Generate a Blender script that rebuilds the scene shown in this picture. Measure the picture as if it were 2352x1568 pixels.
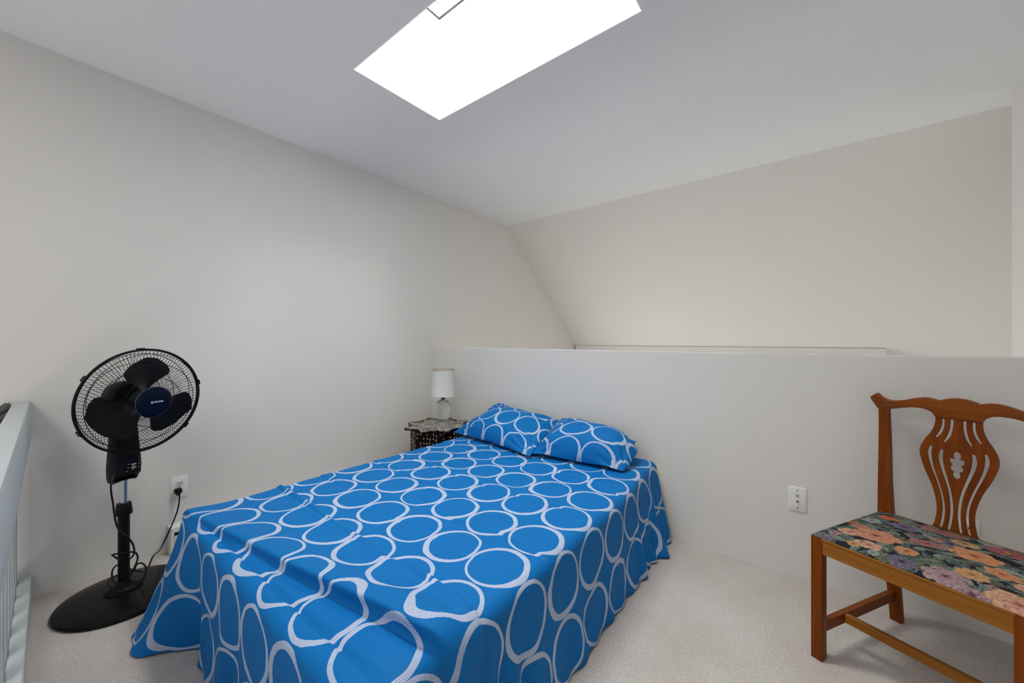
import bpy, bmesh, math, random
import numpy as np
from mathutils import Vector, Matrix

for o in list(bpy.data.objects):
    bpy.data.objects.remove(o, do_unlink=True)
S = bpy.context.scene
COL = S.collection
R = math.radians
random.seed(7)
RNG = np.random.default_rng(11)

# ------------------------------------------------------------------ camera, sky, exposure
CAMPOS = (2.742, -2.274, 1.135)
cam = bpy.data.cameras.new('camera')
cam.sensor_width = 36.0
cam.lens = 872.0 / 2352.0 * 36.0
cam.shift_y = -3.0 / 2352.0
cam.clip_start = 0.02
cam_o = bpy.data.objects.new('camera', cam)
COL.objects.link(cam_o)
cam_o.location = CAMPOS
cam_o.rotation_euler = (R(90), 0, R(38.354))
S.camera = cam_o

world = bpy.data.worlds.new('overcast_sky')
world.use_nodes = True
S.world = world
bg = world.node_tree.nodes['Background']
bg.inputs['Color'].default_value = (0.98, 0.99, 1.0, 1)
bg.inputs['Strength'].default_value = 0.15


def portal(name, loc, rot, sx, sy):
    l = bpy.data.lights.new(name, 'AREA')
    l.shape = 'RECTANGLE'
    l.size, l.size_y = sx, sy
    l.cycles.is_portal = True
    o = bpy.data.objects.new(name, l)
    COL.objects.link(o)
    o.location = loc
    o.rotation_euler = rot
    return o


def area_light(name, loc, rot, sx, sy, power, col=(1, 1, 1)):
    """rectangular area light for daylight; some are added fill without any opening"""
    l = bpy.data.lights.new(name, 'AREA')
    l.shape = 'RECTANGLE'
    l.size, l.size_y = sx, sy
    l.energy = power
    l.color = col
    o = bpy.data.objects.new(name, l)
    COL.objects.link(o)
    o.location = loc
    o.rotation_euler = rot
    return o


LW = dict(sky=97, rear=13, side=0.5, stair=45, end=16, down=66, overhead=22)
area_light('skylight_daylight', (1.607, -1.041, 3.12), (0, 0, 0), 1.26, .60, LW['sky'], (1, .97, .935))
area_light('overhead_fill_light', (1.9, -3.3, 2.43), (0, 0, 0), 1.2, .55, LW['overhead'], (1, .97, .935))  # added overhead fill behind the viewer; the ceiling has no opening there
area_light('rear_fill_light', (1.75, -4.63, 1.12), (R(90), 0, 0), 3.0, 2.1, LW['rear'])  # unseen fill added in the rear opening to brighten the room
area_light('side_fill_light', (3.60, -3.2, 1.45), (R(90), 0, R(90)), 1.6, 1.3, LW['side'])  # weak fill added in the side opening, out of view
area_light('stair_window_daylight', (.03, 1.35, -.75), (R(90), 0, R(-90)), 1.5, 1.1, LW['stair'], (.96, .985, 1))
area_light('landing_fill_light', (4.88, 1.5, -.6), (R(90), 0, R(90)), 1.6, 1.2, LW['end'], (.96, .985, 1))  # added fill for the right of the slope; the end wall is solid
area_light('lower_fill_light', (.9, -4.62, -1.3), (R(115), 0, 0), 1.5, 1.4, LW['down'])  # unseen fill added in the lower storey, tilted up at the ceiling

S.view_settings.view_transform = 'Standard'
S.view_settings.look = 'None'
S.view_settings.exposure = 0.0
S.view_settings.gamma = 1.0
S.view_settings.use_curve_mapping = False
S.cycles.use_denoising = True
S.cycles.diffuse_bounces = 8
S.cycles.max_bounces = 14
S.cycles.transparent_max_bounces = 16

# ------------------------------------------------------------------ material helpers


def new_mat(name):
    m = bpy.data.materials.new(name)
    m.use_nodes = True
    nt = m.node_tree
    b = nt.nodes['Principled BSDF']
    return m, nt, b


def N(nt, typ, **kw):
    n = nt.nodes.new(typ)
    for k, v in kw.items():
        setattr(n, k, v)
    return n


def math_node(nt, op, a, b=None, c=None):
    n = nt.nodes.new('ShaderNodeMath')
    n.operation = op
    for i, v in enumerate((a, b, c)):
        if v is None:
            continue
        if isinstance(v, (int, float)):
            n.inputs[i].default_value = v
        else:
            nt.links.new(v, n.inputs[i])
    return n.outputs[0]


def mix_col(nt, fac, a, b):
    n = nt.nodes.new('ShaderNodeMix')
    n.data_type = 'RGBA'
    if isinstance(fac, (int, float)):
        n.inputs[0].default_value = fac
    else:
        nt.links.new(fac, n.inputs[0])
    for i, v in ((6, a), (7, b)):
        if isinstance(v, tuple):
            n.inputs[i].default_value = (*v[:3], 1)
        else:
            nt.links.new(v, n.inputs[i])
    return n.outputs[2]


def noise(nt, scale, detail=3, rough=.5, vec=None, dist=0):
    n = nt.nodes.new('ShaderNodeTexNoise')
    n.inputs['Scale'].default_value = scale
    n.inputs['Detail'].default_value = detail
    n.inputs['Roughness'].default_value = rough
    n.inputs['Distortion'].default_value = dist
    if vec is not None:
        nt.links.new(vec, n.inputs['Vector'])
    return n


def bump(nt, b, height, strength, dist=.002):
    n = nt.nodes.new('ShaderNodeBump')
    n.inputs['Strength'].default_value = strength
    n.inputs['Distance'].default_value = dist
    nt.links.new(height, n.inputs['Height'])
    nt.links.new(n.outputs[0], b.inputs['Normal'])


def objco(nt):
    return nt.nodes.new('ShaderNodeTexCoord').outputs['Object']


def simple(name, col, rough=.5, metal=0.0, spec=.5, coat=0.0):
    m, nt, b = new_mat(name)
    b.inputs['Base Color'].default_value = (*col, 1)
    b.inputs['Roughness'].default_value = rough
    b.inputs['Metallic'].default_value = metal
    b.inputs['Specular IOR Level'].default_value = spec
    b.inputs['Coat Weight'].default_value = coat
    b.inputs['Specular IOR Level'].default_value = .12
    return m


def paint_mat(name, col, rough=.85, scale=260, strength=.12):
    m, nt, b = new_mat(name)
    b.inputs['Roughness'].default_value = rough
    b.inputs['Specular IOR Level'].default_value = .25
    co = objco(nt)
    n1 = noise(nt, 1.7, 3, vec=co)
    c = mix_col(nt, n1.outputs['Fac'], tuple(x * .975 for x in col), tuple(min(1, x * 1.02) for x in col))
    nt.links.new(c, b.inputs['Base Color'])
    n2 = noise(nt, scale, 2, vec=co)
    bump(nt, b, n2.outputs['Fac'], strength, .0015)
    return m


def wood_mat(name, dark, light, stretch, rough=.36, coat=.03):
    m, nt, b = new_mat(name)
    co = objco(nt)
    mp = N(nt, 'ShaderNodeMapping')
    mp.inputs['Scale'].default_value = stretch
    nt.links.new(co, mp.inputs['Vector'])
    n1 = noise(nt, 9, 5, .6, mp.outputs[0], .6)
    n2 = noise(nt, 55, 4, .7, mp.outputs[0])
    f = math_node(nt, 'ADD', math_node(nt, 'MULTIPLY', n1.outputs['Fac'], .75), math_node(nt, 'MULTIPLY', n2.outputs['Fac'], .3))
    r = N(nt, 'ShaderNodeValToRGB')
    r.color_ramp.elements[0].position = .36
    r.color_ramp.elements[0].color = (*dark, 1)
    r.color_ramp.elements[1].position = .68
    r.color_ramp.elements[1].color = (*light, 1)
    nt.links.new(f, r.inputs[0])
    nt.links.new(r.outputs[0], b.inputs['Base Color'])
    b.inputs['Roughness'].default_value = rough
    b.inputs['Coat Weight'].default_value = coat
    b.inputs['Specular IOR Level'].default_value = .12
    b.inputs['Coat Roughness'].default_value = .25
    bump(nt, b, n2.outputs['Fac'], .06, .001)
    return m


M = {}
M['wall'] = paint_mat('cream_wall_paint', (.735, .717, .685))
M['ceil'] = paint_mat('grey_white_ceiling_paint', (.76, .765, .77), scale=170, strength=.25)
M['shaft'] = paint_mat('white_shaft_paint', (.86, .87, .88), strength=.05)
M['white'] = simple('white_trim_paint', (.78, .80, .81), .4)
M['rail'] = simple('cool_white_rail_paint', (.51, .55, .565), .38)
M['plate'] = simple('white_plastic', (.80, .795, .78), .35)
M['ivory'] = simple('outlet_face_plastic', (.66, .655, .63), .35)
M['hole'] = simple('dark_slot', (.01, .01, .01), .7)
M['steel'] = simple('dull_screw_metal', (.12, .12, .12), .5, .6)
M['black'] = simple('black_gloss_plastic', (.008, .008, .009), .22)
M['blackm'] = simple('black_satin_plastic', (.007, .0075, .009), .38)
M['wire'] = simple('black_wire', (.006, .007, .01), .4)
M['chrome'] = simple('chrome', (.75, .76, .78), .16, 1.0)
M['silver'] = simple('grey_button', (.30, .30, .30), .4)
M['cord'] = simple('black_rubber_cord', (.008, .010, .012), .3)
M['lettering'] = simple('white_print', (.75, .78, .82), .5)
M['heater'] = simple('white_enamel', (.76, .76, .74), .4)
M['yellow'] = simple('pale_yellow_card', (.50, .48, .30), .6)
M['brass'] = simple('brown_brass', (.12, .055, .03), .35, .5)
M['trimcopper'] = simple('tan_shade_trim', (.36, .24, .15), .5)
M['handrail'] = simple('dark_handrail', (.10, .095, .085), .5)

# blades slightly see-through dark smoke plastic read as near black
M['blade'] = simple('black_blade_plastic', (.010, .0105, .012), .3)

# hub face: deep navy gloss
M['navy'] = simple('navy_gloss_plastic', (.002, .0055, .020), .14)


def carpet_mat():
    m, nt, b = new_mat('beige_carpet')
    co = objco(nt)
    n1 = noise(nt, 2.2, 4, .6, co)
    n2 = noise(nt, 14, 4, .65, co)
    n3 = noise(nt, 330, 2, .6, co)
    st1 = N(nt, 'ShaderNodeValToRGB')
    st1.color_ramp.elements[0].position = .35
    st1.color_ramp.elements[1].position = .68
    nt.links.new(n1.outputs['Fac'], st1.inputs[0])
    c1 = mix_col(nt, st1.outputs[0], (.63, .565, .52), (.755, .715, .68))
    f2 = math_node(nt, 'MULTIPLY', n2.outputs['Fac'], .6)
    c2 = mix_col(nt, f2, c1, (.76, .705, .665))
    r = N(nt, 'ShaderNodeValToRGB')
    r.color_ramp.elements[0].position = .32
    r.color_ramp.elements[0].color = (.30, .28, .26, 1)
    r.color_ramp.elements[1].position = .60
    r.color_ramp.elements[1].color = (1.0, 1.0, 1.0, 1)
    n3b = noise(nt, 120, 3, .7, co)
    f3 = math_node(nt, 'ADD', math_node(nt, 'MULTIPLY', n3.outputs['Fac'], .55), math_node(nt, 'MULTIPLY', n3b.outputs['Fac'], .45))
    nt.links.new(f3, r.inputs[0])
    mx = N(nt, 'ShaderNodeMix', data_type='RGBA', blend_type='MULTIPLY')
    mx.inputs[0].default_value = .65
    nt.links.new(c2, mx.inputs[6])
    nt.links.new(r.outputs[0], mx.inputs[7])
    nt.links.new(mx.outputs[2], b.inputs['Base Color'])
    b.inputs['Roughness'].default_value = 1.0
    b.inputs['Specular IOR Level'].default_value = .05
    b.inputs['Sheen Weight'].default_value = .15
    n4 = noise(nt, 40, 3, .6, co)
    h = math_node(nt, 'ADD', n3.outputs['Fac'], math_node(nt, 'MULTIPLY', n4.outputs['Fac'], 1.2))
    bump(nt, b, h, .7, .006)
    return m


M['carpet'] = carpet_mat()


def ring_fabric(name, pitch=.2065, offx=0.0, offy=0.0, wrinkle=.25, stretch=(1, 1, 1)):
    """saturated blue cotton printed with touching white hatched rings; UV is the flat cloth in metres"""
    m, nt, b = new_mat(name)
    uv = nt.nodes.new('ShaderNodeTexCoord').outputs['UV']
    # slight hand-drawn wobble of the print
    nw = noise(nt, 6.5, 2, .5, uv)
    sub = N(nt, 'ShaderNodeVectorMath', operation='SUBTRACT')
    nt.links.new(nw.outputs['Color'], sub.inputs[0])
    sub.inputs[1].default_value = (.5, .5, .5)
    scl = N(nt, 'ShaderNodeVectorMath', operation='SCALE')
    nt.links.new(sub.outputs[0], scl.inputs[0])
    scl.inputs['Scale'].default_value = .022
    addv = N(nt, 'ShaderNodeVectorMath', operation='ADD')
    nt.links.new(uv, addv.inputs[0])
    nt.links.new(scl.outputs[0], addv.inputs[1])
    sep = N(nt, 'ShaderNodeSeparateXYZ')
    nt.links.new(addv.outputs[0], sep.inputs[0])
    u = math_node(nt, 'DIVIDE', math_node(nt, 'SUBTRACT', sep.outputs[0], offx), pitch)
    v = math_node(nt, 'DIVIDE', math_node(nt, 'SUBTRACT', sep.outputs[1], offy), pitch * 1.01)
    iu = math_node(nt, 'ROUND', u)
    iv = math_node(nt, 'ROUND', v)
    fu = math_node(nt, 'SUBTRACT', u, iu)
    fv = math_node(nt, 'SUBTRACT', v, iv)
    cid = N(nt, 'ShaderNodeCombineXYZ')
    nt.links.new(iu, cid.inputs[0])
    nt.links.new(iv, cid.inputs[1])
    wn = N(nt, 'ShaderNodeTexWhiteNoise', noise_dimensions='3D')
    nt.links.new(cid.outputs[0], wn.inputs[0])
    sc = N(nt, 'ShaderNodeSeparateColor')
    nt.links.new(wn.outputs['Color'], sc.inputs[0])

    def ln(a, bb):
        return math_node(nt, 'SQRT', math_node(nt, 'ADD', math_node(nt, 'MULTIPLY', a, a), math_node(nt, 'MULTIPLY', bb, bb)))
    d_out = ln(fu, math_node(nt, 'MULTIPLY', fv, 1.02))
    ou = math_node(nt, 'MULTIPLY', math_node(nt, 'SUBTRACT', sc.outputs[0], .5), .05)
    ov = math_node(nt, 'MULTIPLY', math_node(nt, 'SUBTRACT', sc.outputs[1], .5), .05)
    d_in = ln(math_node(nt, 'SUBTRACT', fu, ou), math_node(nt, 'SUBTRACT', fv, ov))
    outer = math_node(nt, 'LESS_THAN', d_out, .498)
    inner = math_node(nt, 'GREATER_THAN', d_in, .424)
    ring = math_node(nt, 'MULTIPLY', outer, inner)
    s2 = N(nt, 'ShaderNodeSeparateXYZ')
    nt.links.new(uv, s2.inputs[0])
    ph = math_node(nt, 'DIVIDE', math_node(nt, 'SUBTRACT', math_node(nt, 'MULTIPLY', s2.outputs[0], .62), s2.outputs[1]), .0034 * 1.05)
    st = math_node(nt, 'LESS_THAN', math_node(nt, 'FRACT', ph), .66)
    ink = math_node(nt, 'MULTIPLY', ring, st)
    n3 = noise(nt, 900, 1, .5, uv)
    blue = mix_col(nt, n3.outputs['Fac'], (.0006, .123, .395), (.0035, .168, .475))
    col = mix_col(nt, ink, blue, (.62, .65, .75))
    nt.links.new(col, b.inputs['Base Color'])
    b.inputs['Roughness'].default_value = .62
    b.inputs['Specular IOR Level'].default_value = .14
    mp = N(nt, 'ShaderNodeMapping')
    mp.inputs['Scale'].default_value = stretch
    nt.links.new(uv, mp.inputs['Vector'])
    n4 = noise(nt, 24, 4, .6, mp.outputs[0], .4)
    bump(nt, b, n4.outputs['Fac'], wrinkle, .004)
    return m


M['sheet'] = ring_fabric('blue_ring_cotton', offx=1.352, offy=-.955, wrinkle=.35, stretch=(.5, 1.2, 1))
M['pillow'] = ring_fabric('blue_ring_pillow_cotton', .195, .03, .02, .75, (.45, 1.25, 1))
M['mattress'] = simple('cream_ticking', (.62, .58, .50), .9)
M['bedbase'] = simple('beige_base_cloth', (.45, .40, .33), .9)

M['woodz'] = wood_mat('red_brown_wood_upright', (.125, .022, .0010), (.25, .064, .004), (1, 1, .07))
M['woodx'] = wood_mat('golden_brown_wood_rail', (.22, .078, .008), (.37, .145, .026), (.07, 1, 1))
M['woodc'] = wood_mat('red_brown_wood_crest', (.135, .028, .002), (.30, .084, .008), (.12, 1, 1))
M['woody'] = wood_mat('red_brown_wood_side', (.115, .025, .002), (.235, .066, .008), (1, .07, 1))
M['ebony'] = simple('near_black_carved_wood', (.012, .006, .004), .45)
M['pearl'] = simple('mother_of_pearl_chip', (.62, .59, .53), .3)


def inlay_mat():
    m, nt, b = new_mat('pearl_mosaic_inlay')
    co = objco(nt)
    v1 = N(nt, 'ShaderNodeTexVoronoi', feature='DISTANCE_TO_EDGE')
    v1.inputs['Scale'].default_value = 62
    v2 = N(nt, 'ShaderNodeTexVoronoi', feature='F1')
    v2.inputs['Scale'].default_value = 62
    nt.links.new(co, v1.inputs['Vector'])
    nt.links.new(co, v2.inputs['Vector'])
    chip = math_node(nt, 'GREATER_THAN', v1.outputs['Distance'], .10)
    sc = N(nt, 'ShaderNodeSeparateColor')
    nt.links.new(v2.outputs['Color'], sc.inputs[0])
    some = math_node(nt, 'GREATER_THAN', sc.outputs[0], .22)
    f = math_node(nt, 'MULTIPLY', chip, some)
    n1 = noise(nt, 7, 2, .5, co)
    c0 = mix_col(nt, sc.outputs[1], (.30, .28, .25), (.66, .63, .56))
    c1 = mix_col(nt, math_node(nt, 'GREATER_THAN', n1.outputs['Fac'], .62), c0, (.30, .20, .14))
    c = mix_col(nt, f, (.018, .010, .007), c1)
    nt.links.new(c, b.inputs['Base Color'])
    b.inputs['Roughness'].default_value = .32
    return m


M['inlay'] = inlay_mat()


def glass_mat(name, col, rough=.02, trans=.7):
    """thin pane: lets daylight straight through, with a gloss on top"""
    m = bpy.data.materials.new(name)
    m.use_nodes = True
    nt = m.node_tree
    nt.nodes.clear()
    out = N(nt, 'ShaderNodeOutputMaterial')
    t = N(nt, 'ShaderNodeBsdfTransparent')
    t.inputs[0].default_value = (*col, 1)
    g = N(nt, 'ShaderNodeBsdfGlossy')
    g.inputs['Roughness'].default_value = rough
    mx = N(nt, 'ShaderNodeMixShader')
    mx.inputs[0].default_value = 1 - trans
    nt.links.new(t.outputs[0], mx.inputs[1])
    nt.links.new(g.outputs[0], mx.inputs[2])
    nt.links.new(mx.outputs[0], out.inputs[0])
    return m


M['pane'] = glass_mat('clear_pane', (.97, .985, .98), .02, .94)


def cut_glass():
    m, nt, b = new_mat('cut_crystal_glass')
    b.inputs['Base Color'].default_value = (.93, .94, .93, 1)
    b.inputs['Roughness'].default_value = .08
    b.inputs['IOR'].default_value = 1.5
    b.inputs['Transmission Weight'].default_value = .96
    return m


M['crystal'] = cut_glass()


def shade_mat():
    m, nt, b = new_mat('white_shade_cloth')
    b.inputs['Base Color'].default_value = (.68, .67, .64, 1)
    b.inputs['Roughness'].default_value = .9
    b.inputs['Transmission Weight'].default_value = 0.0
    b.inputs['Subsurface Weight'].default_value = 0.0
    co = objco(nt)
    n = noise(nt, 350, 2, .5, co)
    bump(nt, b, n.outputs['Fac'], .1, .001)
    return m


M['shade'] = shade_mat()

m, nt, b = new_mat('floral_tapestry')
at_ = N(nt, 'ShaderNodeVertexColor', layer_name='print')
nt.links.new(at_.outputs[0], b.inputs['Base Color'])
b.inputs['Roughness'].default_value = .85
b.inputs['Specular IOR Level'].default_value = .2
nn = noise(nt, 700, 2, .5, objco(nt))
bump(nt, b, nn.outputs['Fac'], .2, .001)
M['floral'] = m

# ------------------------------------------------------------------ geometry helpers


class MB:
    """collects shapes and links them as one mesh object"""

    def __init__(self):
        self.v, self.f, self.uv = [], [], {}

    def add(self, vs, fs):
        k = len(self.v)
        self.v += [tuple(p) for p in vs]
        self.f += [tuple(i + k for i in f) for f in fs]

    def bm(self, bm, mat=None):
        if mat is not None:
            bmesh.ops.transform(bm, matrix=mat, verts=bm.verts)
        bm.verts.index_update()
        self.add([v.co[:] for v in bm.verts], [[v.index for v in f.verts] for f in bm.faces])
        bm.free()

    def box(self, lo, hi, bev=0.0, seg=1, mat=None):
        bm = bmesh.new()
        bmesh.ops.create_cube(bm, size=1)
        lo, hi = Vector(lo), Vector(hi)
        c, s = (lo + hi) / 2, hi - lo
        for v in bm.verts:
            v.co = Vector((v.co.x * s.x, v.co.y * s.y, v.co.z * s.z)) + c
        if bev > 0:
            bmesh.ops.bevel(bm, geom=list(bm.edges), offset=bev, segments=seg, affect='EDGES', profile=.5)
        self.bm(bm, mat)

    def hexa(self, bot, top):
        """box from 4 bottom + 4 top corner points (same order)"""
        self.add(list(bot) + list(top), [(3, 2, 1, 0), (4, 5, 6, 7), (0, 1, 5, 4), (1, 2, 6, 5), (2, 3, 7, 6), (3, 0, 4, 7)])

    def prism(self, poly, z0, z1):
        n = len(poly)
        vs = [(x, y, z0) for x, y in poly] + [(x, y, z1) for x, y in poly]
        self.add(vs, [tuple(range(n))[::-1], tuple(range(n, 2 * n))] + [(i, (i + 1) % n, n + (i + 1) % n, n + i) for i in range(n)])

    def lathe(self, prof, n=32, c=(0, 0), cap=True, fn=None):
        """profile of (radius, z); fn(angle, i) scales the radius"""
        vs = []
        for i, (r, z) in enumerate(prof):
            for k in range(n):
                a = 2 * math.pi * k / n
                rr = r * (fn(a, i) if fn else 1)
                vs.append((c[0] + rr * math.cos(a), c[1] + rr * math.sin(a), z))
        fs = []
        for i in range(len(prof) - 1):
            for k in range(n):
                a, b_ = i * n + k, i * n + (k + 1) % n
                fs.append((a, b_, b_ + n, a + n))
        if cap:
            fs.append(tuple(range(n))[::-1])
            fs.append(tuple(range((len(prof) - 1) * n, len(prof) * n)))
        self.add(vs, fs)

    def tube(self, path, r, n=6, closed=False, cap=True):
        P = [Vector(p) for p in path]
        m = len(P)
        rad = r if isinstance(r, (list, tuple)) else [r] * m
        up = Vector((0, 0, 1))
        vs = []
        nx = None
        for i in range(m):
            a = P[(i - 1) % m] if (closed or i > 0) else P[0]
            b_ = P[(i + 1) % m] if (closed or i < m - 1) else P[-1]
            t = (b_ - a).normalized()
            if nx is None:
                nx = t.cross(up)
                if nx.length < 1e-3:
                    nx = t.cross(Vector((1, 0, 0)))
                nx.normalize()
            else:
                nx = (nx - t * nx.dot(t)).normalized()
            ny = t.cross(nx)
            for k in range(n):
                ang = 2 * math.pi * k / n
                vs.append(P[i] + (nx * math.cos(ang) + ny * math.sin(ang)) * rad[i])
        fs = []
        for i in range(m if closed else m - 1):
            j = (i + 1) % m
            for k in range(n):
                k2 = (k + 1) % n
                fs.append((i * n + k, i * n + k2, j * n + k2, j * n + k))
        if cap and not closed:
            fs.append(tuple(range(n))[::-1])
            fs.append(tuple(range((m - 1) * n, m * n)))
        self.add(vs, fs)

    def build(self, name, mat, parent=None, smooth=False, origin=None, recalc=True):
        me = bpy.data.meshes.new(name)
        vs = self.v
        if origin is not None:
            vs = [(p[0] - origin[0], p[1] - origin[1], p[2] - origin[2]) for p in vs]
        me.from_pydata(vs, [], self.f)
        if recalc:
            bm = bmesh.new()
            bm.from_mesh(me)
            bmesh.ops.recalc_face_normals(bm, faces=bm.faces)
            bm.to_mesh(me)
            bm.free()
        if smooth:
            me.shade_smooth()
            if smooth != 'all':
                me.set_sharp_from_angle(angle=R(35 if smooth is True else smooth))
        me.materials.append(M[mat] if isinstance(mat, str) else mat)
        o = bpy.data.objects.new(name, me)
        COL.objects.link(o)
        if parent is not None:
            o.parent = parent
        elif origin is not None:
            o.location = origin
        return o


def grid_obj(name, V, nu, nv, mat, parent=None, uv=None, closed=False, origin=None):
    """V: (nu*nv,3) array, row-major in u"""
    idx = np.arange(nu * nv).reshape(nu, nv)
    q = np.stack([idx[:-1, :-1], idx[1:, :-1], idx[1:, 1:], idx[:-1, 1:]], -1).reshape(-1, 4)
    me = bpy.data.meshes.new(name)
    V = np.asarray(V, float)
    if origin is not None:
        V = V - np.array(origin)
    me.vertices.add(len(V))
    me.vertices.foreach_set('co', V.astype(np.float32).ravel())
    me.loops.add(q.size)
    me.loops.foreach_set('vertex_index', q.ravel().astype(np.int32))
    me.polygons.add(len(q))
    me.polygons.foreach_set('loop_start', np.arange(0, q.size, 4, dtype=np.int32))
    if uv is not None:
        l = me.uv_layers.new(name='UVMap')
        l.data.foreach_set('uv', np.asarray(uv)[q.ravel()].astype(np.float32).ravel())
    me.update(calc_edges=True)
    me.shade_smooth()
    me.materials.append(M[mat] if isinstance(mat, str) else mat)
    o = bpy.data.objects.new(name, me)
    COL.objects.link(o)
    if parent is not None:
        o.parent = parent
    elif origin is not None:
        o.location = origin
    return o


def thing(name, label, cat, loc=(0, 0, 0), rz=0.0, group=None):
    o = bpy.data.objects.new(name, None)
    o.empty_display_size = .05
    COL.objects.link(o)
    o.location = loc
    o.rotation_euler = (0, 0, rz)
    o['label'] = label
    o['category'] = cat
    if group:
        o['group'] = group
    return o


def tag(o, label, cat, group=None):
    o['label'] = label
    o['category'] = cat
    if group:
        o['group'] = group
    return o


def struct(o, label=None):
    o['kind'] = 'structure'
    if label:
        o['label'] = label
    return o


def curve_plate(name, loops, depth, bevel, mat, parent, fn=None, res=8):
    """flat plate with holes from closed 2D outlines: filled 2D curve, extruded, turned into a mesh; fn moves the points"""
    cu = bpy.data.curves.new(name, 'CURVE')
    cu.dimensions = '2D'
    cu.fill_mode = 'BOTH'
    cu.extrude = depth / 2
    cu.bevel_depth = bevel
    cu.bevel_resolution = 1
    cu.resolution_u = res
    for pts, kind in loops:
        if kind == 'POLY':
            sp = cu.splines.new('POLY')
            sp.points.add(len(pts) - 1)
            for p, q in zip(sp.points, pts):
                p.co = (q[0], q[1], 0, 1)
        else:
            sp = cu.splines.new('BEZIER')
            sp.bezier_points.add(len(pts) - 1)
            for p, q in zip(sp.bezier_points, pts):
                p.co = (q[0], q[1], 0)
                p.handle_left_type = p.handle_right_type = 'AUTO'
        sp.use_cyclic_u = True
    tmp = bpy.data.objects.new('outline', cu)
    COL.objects.link(tmp)
    dg = bpy.context.evaluated_depsgraph_get()
    me = bpy.data.meshes.new_from_object(tmp.evaluated_get(dg))
    bpy.data.objects.remove(tmp, do_unlink=True)
    bpy.data.curves.remove(cu)
    me.name = name
    if fn:
        for v in me.vertices:
            v.co = fn(v.co)
    me.materials.clear()
    me.materials.append(M[mat])
    me.shade_smooth()
    me.set_sharp_from_angle(angle=R(40))
    o = bpy.data.objects.new(name, me)
    COL.objects.link(o)
    o.parent = parent
    return o


def slot(center, widths, n=6):
    """closed outline round a polyline centre line with a width per point and rounded ends"""
    P = np.array(center, float)
    # resample smoothly
    t = np.arange(len(P))
    tt = np.linspace(0, len(P) - 1, (len(P) - 1) * 5 + 1)
    Q = np.stack([np.interp(tt, t, P[:, 0]), np.interp(tt, t, P[:, 1])], 1)
    for _ in range(6):
        Q[1:-1] = .25 * Q[:-2] + .5 * Q[1:-1] + .25 * Q[2:]
    w = np.interp(tt, t, widths) / 2 + .0014
    T = np.gradient(Q, axis=0)
    T /= np.linalg.norm(T, axis=1)[:, None]
    Nn = np.stack([-T[:, 1], T[:, 0]], 1)
    L = Q + Nn * w[:, None]
    Rr = Q - Nn * w[:, None]
    out = list(L)
    for k in range(1, n):  # end cap
        a = math.pi * k / n
        out.append(Q[-1] + w[-1] * (Nn[-1] * math.cos(a) + T[-1] * math.sin(a)))
    out += list(Rr[::-1])
    for k in range(1, n):
        a = math.pi * k / n
        out.append(Q[0] + w[0] * (-Nn[0] * math.cos(a) - T[0] * math.sin(a)))
    return [(p[0], p[1]) for p in out]


def smooth_noise(x, y, seed, scale, octaves=3):
    r = np.random.default_rng(seed)
    out = np.zeros_like(x)
    amp = 1.0
    for o in range(octaves):
        for k in range(4):
            a = r.uniform(0, 2 * math.pi)
            f = scale * (1.9 ** o) * r.uniform(.7, 1.3)
            out += amp * .35 * np.sin((x * math.cos(a) + y * math.sin(a)) * f + r.uniform(0, 6.28))
        amp *= .5
    return out


def sstep(a, b, x):
    t = np.clip((x - a) / (b - a), 0, 1)
    return t * t * (3 - 2 * t)


# ------------------------------------------------------------------ room shell
ZC = 2.442          # ceiling
HW = 1.069          # half wall height
YR = 1.103          # where the ceiling meets the sloping roof
XR = 3.555          # right wall


def wall_x(y):      # the left wall runs very slightly out of square
    return .05 * (1.1 - y) / 3.4


SLOPE = .862        # drop of the sloping roof per metre away from the ceiling edge


def slope_z(y):
    return ZC - SLOPE * (y - YR)


# floor: loft carpet, L shaped round the stair opening
f = MB()
f.add([(-.02, -2.36, 0), (1.75, -2.36, 0), (1.75, -4.7, 0), (3.6, -4.7, 0), (3.6, .0, 0), (-.02, .0, 0),
       (-.02, -2.36, -.25), (1.75, -2.36, -.25), (1.75, -4.7, -.25), (3.6, -4.7, -.25), (3.6, .0, -.25), (-.02, .0, -.25)],
      [(0, 1, 2, 3, 4, 5), (11, 10, 9, 8, 7, 6)] + [(i, 6 + i, 6 + (i + 1) % 6, (i + 1) % 6) for i in range(6)])
struct(f.build('floor', 'carpet'))
# floor of the storey below, at the foot of the stairwells
f = MB()
f.box((-.2, -4.7, -2.62), (5.0, 2.85, -2.5))
struct(f.build('floor', 'carpet'))

# left wall, with the stair window low down behind the half wall
w = MB()
ys = [-4.7, -2.36, .55, 2.15, 2.9]


def wp(y, z):
    return (wall_x(y), y, z)


def wq(y, z):
    return (wall_x(y) - .16, y, z)


def wall_quad(y0, y1, za0, za1, zb0, zb1):
    w.hexa([wp(y0, za0), wp(y1, zb0), wq(y1, zb0), wq(y0, za0)], [wp(y0, za1), wp(y1, zb1), wq(y1, zb1), wq(y0, za1)])


zt_ = 2.6
wall_quad(-4.7, .55, -2.5, zt_, -2.5, zt_)
wall_quad(.55, 2.15, -2.5, -1.35, -2.5, -1.35)
wall_quad(.55, 2.15, -.15, zt_, -.15, zt_)
wall_quad(2.15, 2.9, -2.5, zt_, -2.5, zt_)
struct(w.build('wall_left', 'wall'))

# half wall
w = MB()
w.box((.0, 0, -2.5), (4.9, .115, HW), .003)
struct(w.build('wall_half', 'wall'))

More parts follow.
